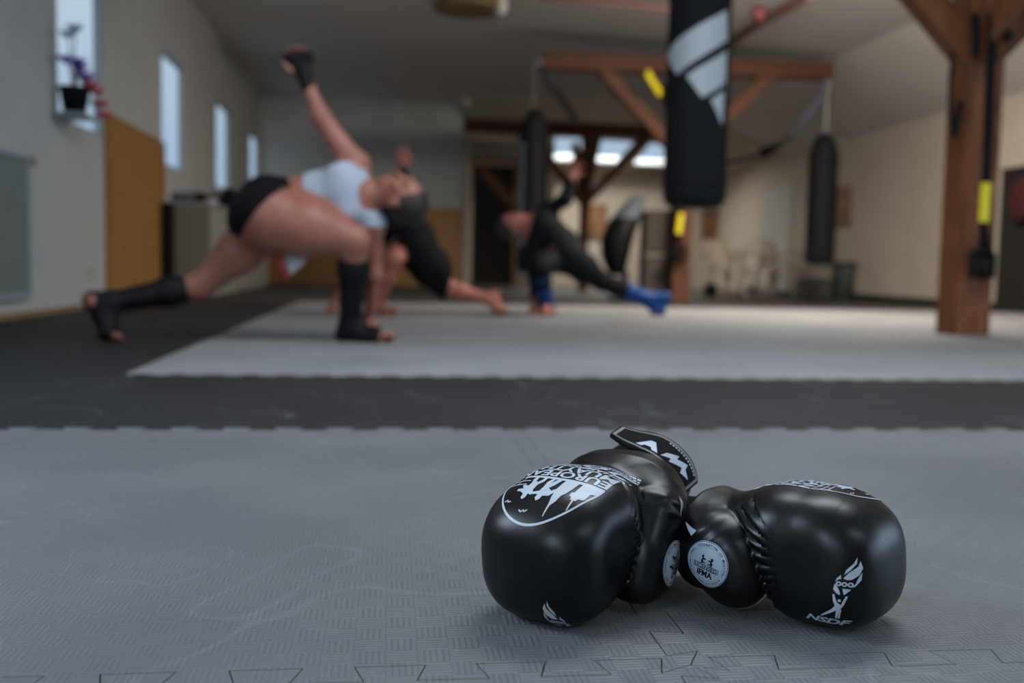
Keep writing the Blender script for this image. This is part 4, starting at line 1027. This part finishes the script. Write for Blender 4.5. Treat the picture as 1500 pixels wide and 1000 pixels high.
boxo('crate_body', (0, 0, .17), (q1.x-q0.x, .36, .3), GREYB, o, bev=.01); boxo('lid', (0, 0, .335), (q1.x-q0.x+.03, .39, .035), PLASTIC, o, bev=.006)
q = at(1235, 420, Y=13.7); o = empty('waste_bin', (min(q.x, XW-.2), 13.7, -.02), 'grey waste bin against the right wall', 'bin')
bm = bmesh.new(); lathe(bm, [(.001, 0), (.14, 0), (.17, .52), (.175, .53), (.16, .53), (.15, .48), (.001, .48)], (0, 0, 0), 28); from_bm('bin_body', bm, BIN, o, True)
bm = bmesh.new(); lathe(bm, [(.165, .5), (.185, .51), (.185, .55), (.165, .55)], (0, 0, 0), 28); from_bm('rim', bm, BLKPAD, o, True)
q = at(1041, 436, Y=13.8); bm = bmesh.new(); bmesh.ops.create_uvsphere(bm, u_segments=24, v_segments=16, radius=.11); 
for v in bm.verts: v.co.z *= 1
o = tagp(from_bm('medicine_ball', bm, BLKPAD, None, True), 'small black ball on the floor before the chairs', 'ball'); o.location = (q.x, 13.8, .09)

#@@PEOPLE
# ------------------------------------------------------------------ people
def V3(p): return np.array(p, float)
def unit(v): v = V3(v); return v/np.linalg.norm(v)
def hand(F, wr, d, n, side=1, size=.19, curl=.5, spread=.12, finger_k=.006):
    """palm, four jointed fingers of different length and a thumb from the side of the palm"""
    wr, d, n = V3(wr), unit(d), V3(n); n = unit(n-d*(n@d)); s = np.cross(n, d)*side; k = size/.19
    R = np.stack([d, s, n], 1)
    F.ell(wr+d*.05*k, (.055*k, .042*k, .017*k), R, k=.015, n=2.4)
    F.cap(wr-d*.02, wr+d*.03*k, .026*k, .026*k, k=.015)
    for j, (off, L) in enumerate(((.031, .070), (.011, .079), (-.010, .073), (-.030, .058))):
        b = wr+d*.088*k+s*off*k; a = spread*(1.5-j)/1.5; dd = unit(d*math.cos(a)+s*math.sin(a)); c = 0; p = b-dd*.02*k; r = .0092*k
        for q, fr in enumerate((.48, .29, .23)):
            c += curl*(1 if q else .6); u = dd*math.cos(c)+n*math.sin(c); e = p+u*(L*k*fr+(.02*k if q == 0 else 0))
            F.cap(p, e, r, r*.9, k=finger_k); p = e; r *= .9
    b = wr+d*.025*k+s*.03*k; dd = unit(d*.7+s*.75+n*.25); m = b+dd*.045*k; F.cap(b, m, .014*k, .0115*k, k=.01); F.cap(m, m+unit(d*.9+s*.35+n*.25)*.032*k, .011*k, .009*k, k=finger_k)
def head(F, c, up, fwd, k=1.0):
    c, up, fwd = V3(c), unit(up), V3(fwd); fwd = unit(fwd-up*(fwd@up)); s = np.cross(up, fwd); R = np.stack([s, fwd, up], 1)
    P = lambda a, b, e: c+s*a*k+fwd*b*k+up*e*k
    F.ell(P(0, -.012, .028), (.076*k, .096*k, .088*k), R, k=.02)
    F.ell(P(0, .022, -.035), (.060*k, .070*k, .078*k), R, k=.03)
    F.ell(P(0, .060, -.085), (.030*k, .026*k, .024*k), R, k=.03)               # chin
    F.cap(P(0, .088, .018), P(0, .112, -.022), .009*k, .013*k, k=.012)         # nose
    F.ell(P(0, .084, .036), (.050*k, .012*k, .009*k), R, k=.015)               # brow
    F.ell(P(0, .088, -.056), (.024*k, .010*k, .009*k), R, k=.01)               # mouth
    for q in (-1, 1):
        F.ell(P(q*.078, -.008, -.008), (.010*k, .018*k, .031*k), R, k=.01)     # ear
        F.ell(P(q*.042, .066, -.02), (.02*k, .02*k, .02*k), R, k=.02)          # cheek
    return P, R
def foot(F, ankle, heel, ball, toe, r=1.0, toes=True):
    ankle, heel, ball, toe = map(V3, (ankle, heel, ball, toe))
    F.cap(ankle, heel, .036*r, .030*r, k=.03); F.cap(heel, ball, .030*r, .028*r, k=.03); F.cap(ankle, ball, .034*r, .026*r, k=.04)
    d = toe-ball; L = np.linalg.norm(d); d /= L; s = np.cross(d, unit(ankle-ball)); s = unit(s)
    F.cap(ball-s*.022*r, ball+s*.022*r, .022*r, .022*r, k=.03)
    for j, (o, l, q) in enumerate(((.034, 1.0, .014), (.014, 1.02, .010), (-.003, .95, .009), (-.018, .86, .0085), (-.032, .74, .008))):
        F.cap(ball+s*o*r, ball+s*o*r*1.05+d*L*l, q*r*1.1, q*r, k=.006)
def grow(fl, g, *cuts):
    """a garment: the given body part grown by g and cut by planes (point, outward normal)"""
    def f(P):
        v = fl(P)-g
        for c in cuts:
            if callable(c): v = smax(v, c(P), .012)
            else: v = smax(v, (P-V3(c[0]))@unit(c[1]), .012)
        return v
    return f
def cloth(name, fl, g, cuts, m, root, h=.0085, label=None, wr=0, extra=None):
    f0 = grow(fl, g, *cuts)
    def f(P):
        v = f0(P)
        if wr: v = v+wr*np.sin(P[..., 0]*70+3*np.sin(P[..., 2]*31))*np.sin(P[..., 2]*55+2*np.sin(P[..., 1]*40))
        return v
    lo, hi = fl.bounds(g+.02)
    o = link(name, nets(f, lo, hi, h, name, newton=1), m); o.data.transform(Matrix.Translation(-root.location)); o.parent = root
    if label: o['label'] = label
    return o
def body_mesh(F, m, root, h=.0075):
    lo, hi = F.bounds(.02)
    o = link('body', nets(F, lo, hi, h, 'body', gridfn=F.grid, newton=1), m); o.data.transform(Matrix.Translation(-root.location)); o.parent = root; return o
def sub(k=.03, *caps):
    f = Field(k)
    for c in caps: f.cap(*c)
    return f
def ball_part(name, c, r, m, root, R=None, rr=(1, 1, 1)):
    bm = bmesh.new(); bmesh.ops.create_uvsphere(bm, u_segments=16, v_segments=10, radius=r)
    mt = Matrix.Translation(Vector(c)-root.location) @ (Matrix(np.array(R).tolist()).to_4x4() if R is not None else Matrix()) @ Matrix.Diagonal((*rr, 1))
    bmesh.ops.transform(bm, matrix=mt, verts=bm.verts); return from_bm(name, bm, m, root, True)
def face_parts(P, R, root, k=1.0):
    for q in (-1, 1): e = ball_part('eye', P(q*.031, .079, .014), .012*k, EYEW, root, R, (1, .6, .5)); ball_part('iris', P(q*.031, .0835, .014), .0055*k, HAIR, root, R, (1, .5, 1)).parent = root
    ball_part('lips', P(0, .0965, -.056), .021*k, LIP, root, R, (1, .35, .38))
    for q in (-1, 1): ball_part('eyebrow', P(q*.031, .091, .034), .017*k, HAIR, root, R, (1, .3, .25))
def J(px, py, D): return np.array(at(px, py, D=D))
def fl_(p, z): p = p.copy(); p[2] = z; return p

# --- the woman in the white top: long lunge to the right, right arm straight up, chest turned to the camera
D = 4.72
root = empty('person', at(400, 500, z=0), 'person in white crop top and black shorts lunging with one arm raised', 'person')
root.location.z = 0; bpy.context.view_layer.update()
pel, hN, hF = J(392, 303, D), J(398, 318, D-.12), J(404, 322, D+.12)
kN, aN = J(520, 352, D-.10), J(513, 476, D+.06); kF, aF = J(293, 419, D+.04), J(160, 443, D-.12)
wai, rib, che = J(436, 290, D+.02), J(472, 288, D+.03), J(508, 283, D+.02)
sU, sL, nk, hd = J(521, 243, D+.02), J(545, 328, D+.04), J(548, 284, D+.01), J(589, 288, D-.02)
eU, wU = J(470, 172, D), J(446, 112, D-.02); hU = J(437, 82, D-.02)
eL, wL = J(548, 402, D+.10), J(541, 468, D+.22)
B = Field(.035)
B.ell(pel, (.125, .12, .135), k=.05); B.cap(hN, hF, .12, .12, k=.05)
B.cap(pel, wai, .125, .092, k=.06); B.cap(wai, rib, .090, .105, k=.05); B.cap(rib, che, .112, .118, k=.05)
B.cap(J(498, 260, D-.05), J(508, 306, D-.05), .062, .062, k=.05)                    # chest
B.cap(che, sU, .10, .062, k=.05); B.cap(che, sL, .10, .062, k=.05); B.cap(che, nk, .09, .055, k=.05); B.cap(nk, hd, .052, .05, k=.03)
# near leg
B.cap(hN, hN+(kN-hN)*.45, .150, .128, k=.06); B.cap(hN+(kN-hN)*.45, kN, .128, .070, k=.05)
B.ell(J(372, 322, D-.06), (.115, .13, .125), k=.06)
cN = kN+(aN-kN)*.33+J(8, 0, 1)*0; B.cap(kN, cN, .062, .060, k=.04); B.cap(cN, aN, .058, .036, k=.04)
heel, ballp, toe = fl_(J(504, 493, D+.07), .032), fl_(J(553, 495, D+.03), .024), fl_(J(575, 497, D+.03), .014); foot(B, aN, heel, ballp, toe)
# far leg, heel up, toes bent on the mat
B.cap(hF, hF+(kF-hF)*.5, .125, .098, k=.05); B.cap(hF+(kF-hF)*.5, kF, .098, .062, k=.05)
cF = kF+(aF-kF)*.35; B.cap(kF, cF, .056, .056, k=.04); B.cap(cF, aF, .054, .036, k=.04)
heelF, ballF, toeF = J(136, 440, D-.16), fl_(J(160, 486, D-.15), .03), fl_(J(178, 496, D-.16), .014); foot(B, aF, heelF, ballF, toeF)
# arms
B.cap(sU, eU, .062, .045, k=.05); B.cap(eU, wU, .043, .027, k=.03); B.cap(sL, eL, .050, .038, k=.04); B.cap(eL, wL, .037, .025, k=.03)
camd = -np.array(CF)
hand(B, wU, hU-wU, camd, side=1, curl=.75, spread=.35); hand(B, wL, unit(fl_(J(560, 480, D+.2)-wL, -.12)), (0, 0, -1), side=-1, curl=.1, spread=.3)
HP, HR = head(B, hd, unit(hd-nk)*1.0+np.array([.0, 0, -.05]), unit(np.array([0, 0, .95])+camd*.42))
body_mesh(B, SKIN, root)
face_parts(HP, HR, root)
hf = Field(.02); hf.ell(HP(0, -.028, .040), (.083, .090, .088), HR); hf.ell(HP(0, -.075, .0), (.060, .045, .06), HR); hf.ell(HP(0, -.10, .07), (.035, .035, .035), HR)
cloth('hair', hf, .004, [(HP(0, .070, .048), HR@np.array([0, .8, -.75]))], HAIR, root, .007)
tor = sub(.05, (wai, rib, .090, .105), (rib, che, .112, .118), (J(498, 260, D-.05), J(508, 306, D-.05), .062, .062), (che, sU, .10, .062), (che, sL, .10, .062))
ax = unit(che-wai)
def neckline(P): return .098-np.linalg.norm(P-J(556, 285, D-.08), axis=-1)
def arm1(P): return .075-np.linalg.norm(P-(sU+unit(eU-sU)*.055), axis=-1)
def arm2(P): return .075-np.linalg.norm(P-(sL+unit(eL-sL)*.055), axis=-1)
cloth('crop_top', tor, .007, [(J(447, 290, D), -ax), neckline, arm1, arm2], WHITE_TOP, root, label='white sleeveless crop top', wr=.0012)
sh = Field(.05); sh.ell(pel, (.125, .12, .135)); sh.cap(hN, hF, .12, .12); sh.cap(pel, wai, .125, .092, k=.06); sh.cap(hN, hN+(kN-hN)*.45, .150, .128); sh.ell(J(372, 322, D-.06), (.115, .13, .125)); sh.cap(hF, hF+(kF-hF)*.5, .125, .098)
cloth('shorts', sh, .008, [(J(436, 285, D), ax), (J(352, 348, D-.1), unit(J(352, 348, D)-J(392, 262, D))*1.0+camd*.0), lambda P: np.minimum((P-J(404, 300, D-.1))@unit(J(470, 360, D)-J(404, 300, D)), 1)], BLK_SHORT, root, label='short black shorts', wr=.0015)
# loose satin hem of the shorts below the far thigh
bm = bmesh.new(); q = [J(400, 372, D+.1), J(458, 366, D+.04), J(438, 392, D+.06), J(420, 408, D+.1)]
def patch(bm, pts, th=.006):
    off = camd*th; a = [bm.verts.new(Vector(p)-root.location) for p in pts]; b = [bm.verts.new(Vector(p-off)-root.location) for p in pts]
    bm.faces.new(a); bm.faces.new(b[::-1])
    for i in range(len(a)): bm.faces.new((a[i], b[i], b[(i+1) % len(a)], a[(i+1) % len(a)]))
    bmesh.ops.recalc_face_normals(bm, faces=bm.faces)
patch(bm, [J(412, 372, D+.02), J(440, 372, D-.02), J(458, 368, D-.04), J(444, 386, D-.02), J(424, 404, D)]); from_bm('shorts_hem', bm, WHITESAT, root)['label'] = 'white satin hem hanging from the shorts'
bm = bmesh.new(); patch(bm, [J(398, 372, D+.0), J(412, 372, D+.0), J(426, 404, D-.01), J(418, 410, D)], .01); from_bm('shorts_trim', bm, RED, root)['label'] = 'red trim of the shorts'
# shin guards, ankle and hand wraps
sg1 = sub(.03, (kN+(aN-kN)*.16, cN, .062, .064), (cN, aN, .060, .040)); foot(sg1, aN, heel, ballp, ballp+(toe-ballp)*.4)
cloth('shin_guard', sg1, .009, [(kN+(aN-kN)*.20, kN-aN), (ballp+(toe-ballp)*.2, toe-ballp)], BLKPAD, root, label='black shin guard and instep pad')
sg2 = sub(.03, (kF, cF, .056, .058), (cF, aF, .056, .040)); foot(sg2, aF, heelF, ballF, ballF+(toeF-ballF)*.4)
cloth('shin_guard', sg2, .009, [(kF+(aF-kF)*.16, kF-aF), lambda P: .03-np.linalg.norm(P-heelF-camd*.02, axis=-1)], BLKPAD, root, label='black shin guard and instep pad')
hw = sub(.02, (wU-unit(hU-wU)*.045, wU, .027, .028)); hw.ell(wU+unit(hU-wU)*.05, (.055, .044, .022), np.stack([unit(hU-wU), unit(np.cross(camd, hU-wU)), camd], 1)); hw.cap(wU+unit(hU-wU)*.10-np.array(CR)*.045, wU+unit(hU-wU)*.10+np.array(CR)*.045, .024, .024)
cloth('hand_wrap', hw, .006, [], BLKPAD, root, .006, label='black half finger hand guard')

# --- the person half hidden behind her, facing left, right leg stretched out along the mat
D = 7.42
root = empty('person', at(600, 459, z=0), 'person in loose black trousers lunging low, mostly hidden behind the other', 'person'); root.location.z = 0
pel, hN, hF = J(608, 348, D), J(606, 358, D-.10), J(598, 358, D+.12)
kN, aN = J(653, 420, D+.02), J(712, 437, D+.06); kF, aF = J(578, 378, D-.32), J(553, 450, D-.10)
che, nk, hd = J(572, 326, D-.08), J(556, 312, D-.08), J(540, 296, D-.06)
sU, sL = J(578, 306, D-.05), J(552, 338, D-.12); eU, wU, hU = J(588, 272, D), J(591, 246, D), J(589, 218, D); eL, wL = J(515, 395, D-.1), J(488, 446, D)
B = Field(.035); B.ell(pel, (.13, .12, .13), k=.05); B.cap(hN, hF, .12, .12, k=.05); B.cap(pel, che, .12, .13, k=.06); B.cap(che, sU, .11, .062, k=.05); B.cap(che, sL, .11, .062, k=.05); B.cap(che, nk, .09, .055, k=.05); B.cap(nk, hd, .055, .052)
B.cap(hN, kN, .10, .066, k=.05); B.cap(kN, kN+(aN-kN)*.35, .058, .058); B.cap(kN+(aN-kN)*.35, aN, .056, .036)
B.cap(hF, kF, .10, .064, k=.05); B.cap(kF, kF+(aF-kF)*.35, .058, .058); B.cap(kF+(aF-kF)*.35, aF, .056, .036)
foot(B, aF, fl_(J(547, 458, D-.08), .03), fl_(J(570, 460, D-.3), .024), fl_(J(580, 462, D-.36), .014))
foot(B, aN, J(724, 432, D+.06), fl_(J(730, 447, D+.04), .05), fl_(J(742, 444, D+.04), .03))
B.cap(sU, eU, .050, .038, k=.04); B.cap(eU, wU, .036, .025); B.cap(sL, eL, .05, .038, k=.04); B.cap(eL, wL, .037, .025)
hand(B, wU, hU-wU, camd, curl=.08, spread=.12, side=-1); hand(B, wL, (-.3, -.3, -.5), (0, 0, -1), curl=.15, side=-1)
HP, HR = head(B, hd, unit(hd-nk), unit(np.array([0, 0, .8])+camd*.5)); body_mesh(B, SKIN2, root, .009); face_parts(HP, HR, root)
hf = Field(.02); hf.ell(HP(0, -.02, .035), (.082, .095, .09), HR); cloth('hair', hf, .004, [(HP(0, .062, .04), HR@np.array([0, .85, -.65]))], HAIR, root, .01)
tr_ = Field(.06); tr_.ell(pel, (.13, .12, .13)); tr_.cap(hN, hF, .125, .125); tr_.cap(hN, hN+(kN-hN)*.5, .145, .13); tr_.cap(hN+(kN-hN)*.5, kN, .13, .088); tr_.cap(hF, hF+(kF-hF)*.35, .12, .11); tr_.cap(pel, che, .12, .125)
cloth('trousers', tr_, .012, [(J(582, 332, D), unit(che-pel)), (kN+(aN-kN)*.06, aN-kN)], BLK_SHORT, root, .01, 'wide black trousers', .004)
ts = sub(.05, (pel, che, .12, .13), (che, sU, .11, .062), (che, sL, .11, .062), (sU, sU+(eU-sU)*.5, .055, .046), (sL, sL+(eL-sL)*.5, .055, .046))
cloth('t_shirt', ts, .010, [(J(600, 342, D), -unit(che-pel)), (sU+(eU-sU)*.45, eU-sU), (sL+(eL-sL)*.45, eL-sL)], BLK_SUIT, root, .01, 'black t-shirt', .003)
wb = sub(.02, (wU-unit(hU-wU)*.05, wU-unit(hU-wU)*.005, .029, .029)); cloth('wristband', wb, .006, [], BLKPAD, root, .007, 'black wristband')

# --- the person in the all black suit: lunge to the left, arm bent up, blue shin guards
D = 7.95
root = empty('person', at(830, 459, z=0), 'person in tight black training suit with blue shin guards, one arm bent upward', 'person'); root.location.z = 0
pel, hN, hF = J(826, 366, D), J(828, 374, D-.08), J(822, 374, D+.10)
kN, aN = J(882, 412, D+.05), J(946, 437, D+.15); kF, aF = J(790, 392, D-.38), J(800, 447, D-.12)
che, nk, hd = J(794, 334, D-.06), J(772, 328, D-.06), J(751, 329, D-.06)
sU, sL = J(800, 312, D-.04), J(782, 350, D-.10); eU, wU, hU = J(828, 292, D-.1), J(836, 262, D-.1), J(845, 240, D-.1); eL, wL = J(784, 402, D-.14), J(783, 446, D-.1)
B = Field(.035); B.ell(pel, (.14, .13, .14), k=.05); B.cap(hN, hF, .125, .125, k=.05); B.cap(pel, che, .135, .145, k=.07); B.cap(che, sU, .12, .068, k=.05); B.cap(che, sL, .12, .068, k=.05); B.cap(che, nk, .09, .058, k=.05); B.cap(nk, hd, .056, .054)
def legs(F, g=0):
    F.cap(hN, hN+(kN-hN)*.5, .125+g, .105+g, k=.05); F.cap(hN+(kN-hN)*.5, kN, .105+g, .066+g, k=.05); F.cap(kN, kN+(aN-kN)*.35, .060+g, .060+g); F.cap(kN+(aN-kN)*.35, aN, .058+g, .038+g)
    F.cap(hF, kF, .115+g, .068+g, k=.05); F.cap(kF, kF+(aF-kF)*.35, .060+g, .060+g); F.cap(kF+(aF-kF)*.35, aF, .058+g, .038+g)
legs(B)
f1 = (aF, fl_(J(806, 456, D-.06), .03), fl_(J(798, 461, D-.3), .024), fl_(J(794, 463, D-.37), .014)); f2 = (aN, J(975, 436, D+.16), fl_(J(964, 456, D+.16), .03), fl_(J(958, 461, D+.12), .014)); foot(B, *f1); foot(B, *f2)
def arms(F, g=0): F.cap(sU, eU, .055+g, .042+g, k=.04); F.cap(eU, wU, .040+g, .028+g); F.cap(sL, eL, .055+g, .042+g, k=.04); F.cap(eL, wL, .040+g, .028+g)
arms(B); hand(B, wU, hU-wU, camd, curl=.25, spread=.2, side=-1); hand(B, wL, (-.15, -.45, -.45), (0, 0, -1), curl=.12, side=-1)
HP, HR = head(B, hd, unit(hd-nk), unit(np.array([0, 0, .7])+camd*.7)); body_mesh(B, SKIN2, root, .009); face_parts(HP, HR, root)
hf = Field(.02); hf.ell(HP(0, -.022, .035), (.082, .095, .09), HR); hf.ell(HP(0, -.10, .03), (.035, .04, .035), HR); cloth('hair', hf, .005, [(HP(0, .062, .04), HR@np.array([0, .85, -.65]))], HAIR, root, .01)
su = Field(.05); su.ell(pel, (.14, .13, .14)); su.cap(hN, hF, .125, .125); su.cap(pel, che, .135, .145, k=.07); su.cap(che, sU, .12, .068); su.cap(che, sL, .12, .068); arms(su)
cloth('long_sleeve_top', su, .009, [(pel-unit(che-pel)*.05, -unit(che-pel)), (nk+unit(che-nk)*.03, nk-che), (wU, wU-eU), (wL, wL-eL)], BLK_SUIT, root, .01, 'black long sleeve top', .002)
le = Field(.05); le.ell(pel, (.14, .13, .14)); le.cap(hN, hF, .125, .125); legs(le); cloth('leggings', le, .007, [(aN-(aN-kN)*.3, aN-kN)], BLK_SUIT, root, .01, 'black leggings', .002)
s2 = sub(.03, (kN+(aN-kN)*.45, aN, .058, .042)); foot(s2, f2[0], f2[1], f2[2], f2[2]+(f2[3]-f2[2])*.4); cloth('shin_guard', s2, .016, [(kN+(aN-kN)*.52, kN-aN), lambda P: .045-np.linalg.norm(P-f2[1], axis=-1)], BLUE, root, .009, 'blue shin guard')
s1 = sub(.03, (kF+(aF-kF)*.15, aF, .062, .044)); cloth('shin_guard', s1, .016, [(kF+(aF-kF)*.18, kF-aF)], BLUE, root, .009, 'blue shin guard')
#@@LIGHTS
def area(name, loc, rot, sx, sy, power, col):
    l = bpy.data.lights.new(name, 'AREA'); l.shape = 'RECTANGLE'; l.size = sx; l.size_y = sy; l.energy = power; l.color = col
    o = bpy.data.objects.new(name, l); COL.objects.link(o); o.location = loc; o.rotation_euler = rot; return o
w = bpy.data.worlds.new('sky'); S.world = w; w.use_nodes = True; nt = w.node_tree; bg = nt.nodes['Background']
g = nt.nodes.new('ShaderNodeTexCoord'); sp = nt.nodes.new('ShaderNodeSeparateXYZ'); nt.links.new(g.outputs['Generated'], sp.inputs[0])
r = nt.nodes.new('ShaderNodeValToRGB'); r.color_ramp.elements[0].position = 0; r.color_ramp.elements[0].color = (.30, .45, .60, 1); r.color_ramp.elements[1].position = .45; r.color_ramp.elements[1].color = (.78, .80, .80, 1)
e = r.color_ramp.elements.new(.12); e.color = (.40, .53, .64, 1)
nt.links.new(sp.outputs[2], r.inputs[0]); nt.links.new(r.outputs[0], bg.inputs['Color']); bg.inputs['Strength'].default_value = 1.15
COOL = (.66, .82, 1.0)
for i, (a, b_) in enumerate(WIN[:3]): area('window_daylight', (XL-WT-.05, (a+b_)/2, (WZ0+WZ1)/2), (0, -PI/2, 0), WZ1-WZ0, b_-a, 80, COOL)
area('door_daylight', (XW+.35, .2, 1.05), (0, PI/2, 0), 2.0, 6.2, 190, (.62, .80, 1.0))
for (x0, x1, y0, y1), pw, tilt, col in zip(SKY, (58, 136, 480), (0, .3, .85), ((.9, .95, 1.0), (.95, .97, 1.0), (1, .87, .74))):
    area('skylight_fill', ((x0+x1)/2, (y0+y1)/2-.2*(tilt > .5), zc((x0+x1)/2)+.2), (tilt, 0, 0), (x1-x0)*.95, (y1-y0)*.9, pw, col)  # two lamps serve the added skylights; the last is tilted to brighten the back
area('rear_skylight_daylight', ((SXS[0]+SXS[5])/2, 18.9, 3.0), (-math.atan(.2), 0, 0), SXS[5]-SXS[0], 1.3, 230, (1, .90, .76))
S.view_settings.view_transform = 'Standard'; S.view_settings.look = 'None'; S.view_settings.exposure = 0; S.view_settings.gamma = 1; S.view_settings.use_curve_mapping = False
S.cycles.use_denoising = True
try: S.cycles.denoiser = 'OPENIMAGEDENOISE'
except Exception: pass
S.cycles.max_bounces = 8; S.cycles.transparent_max_bounces = 12; S.cycles.sample_clamp_indirect = 4
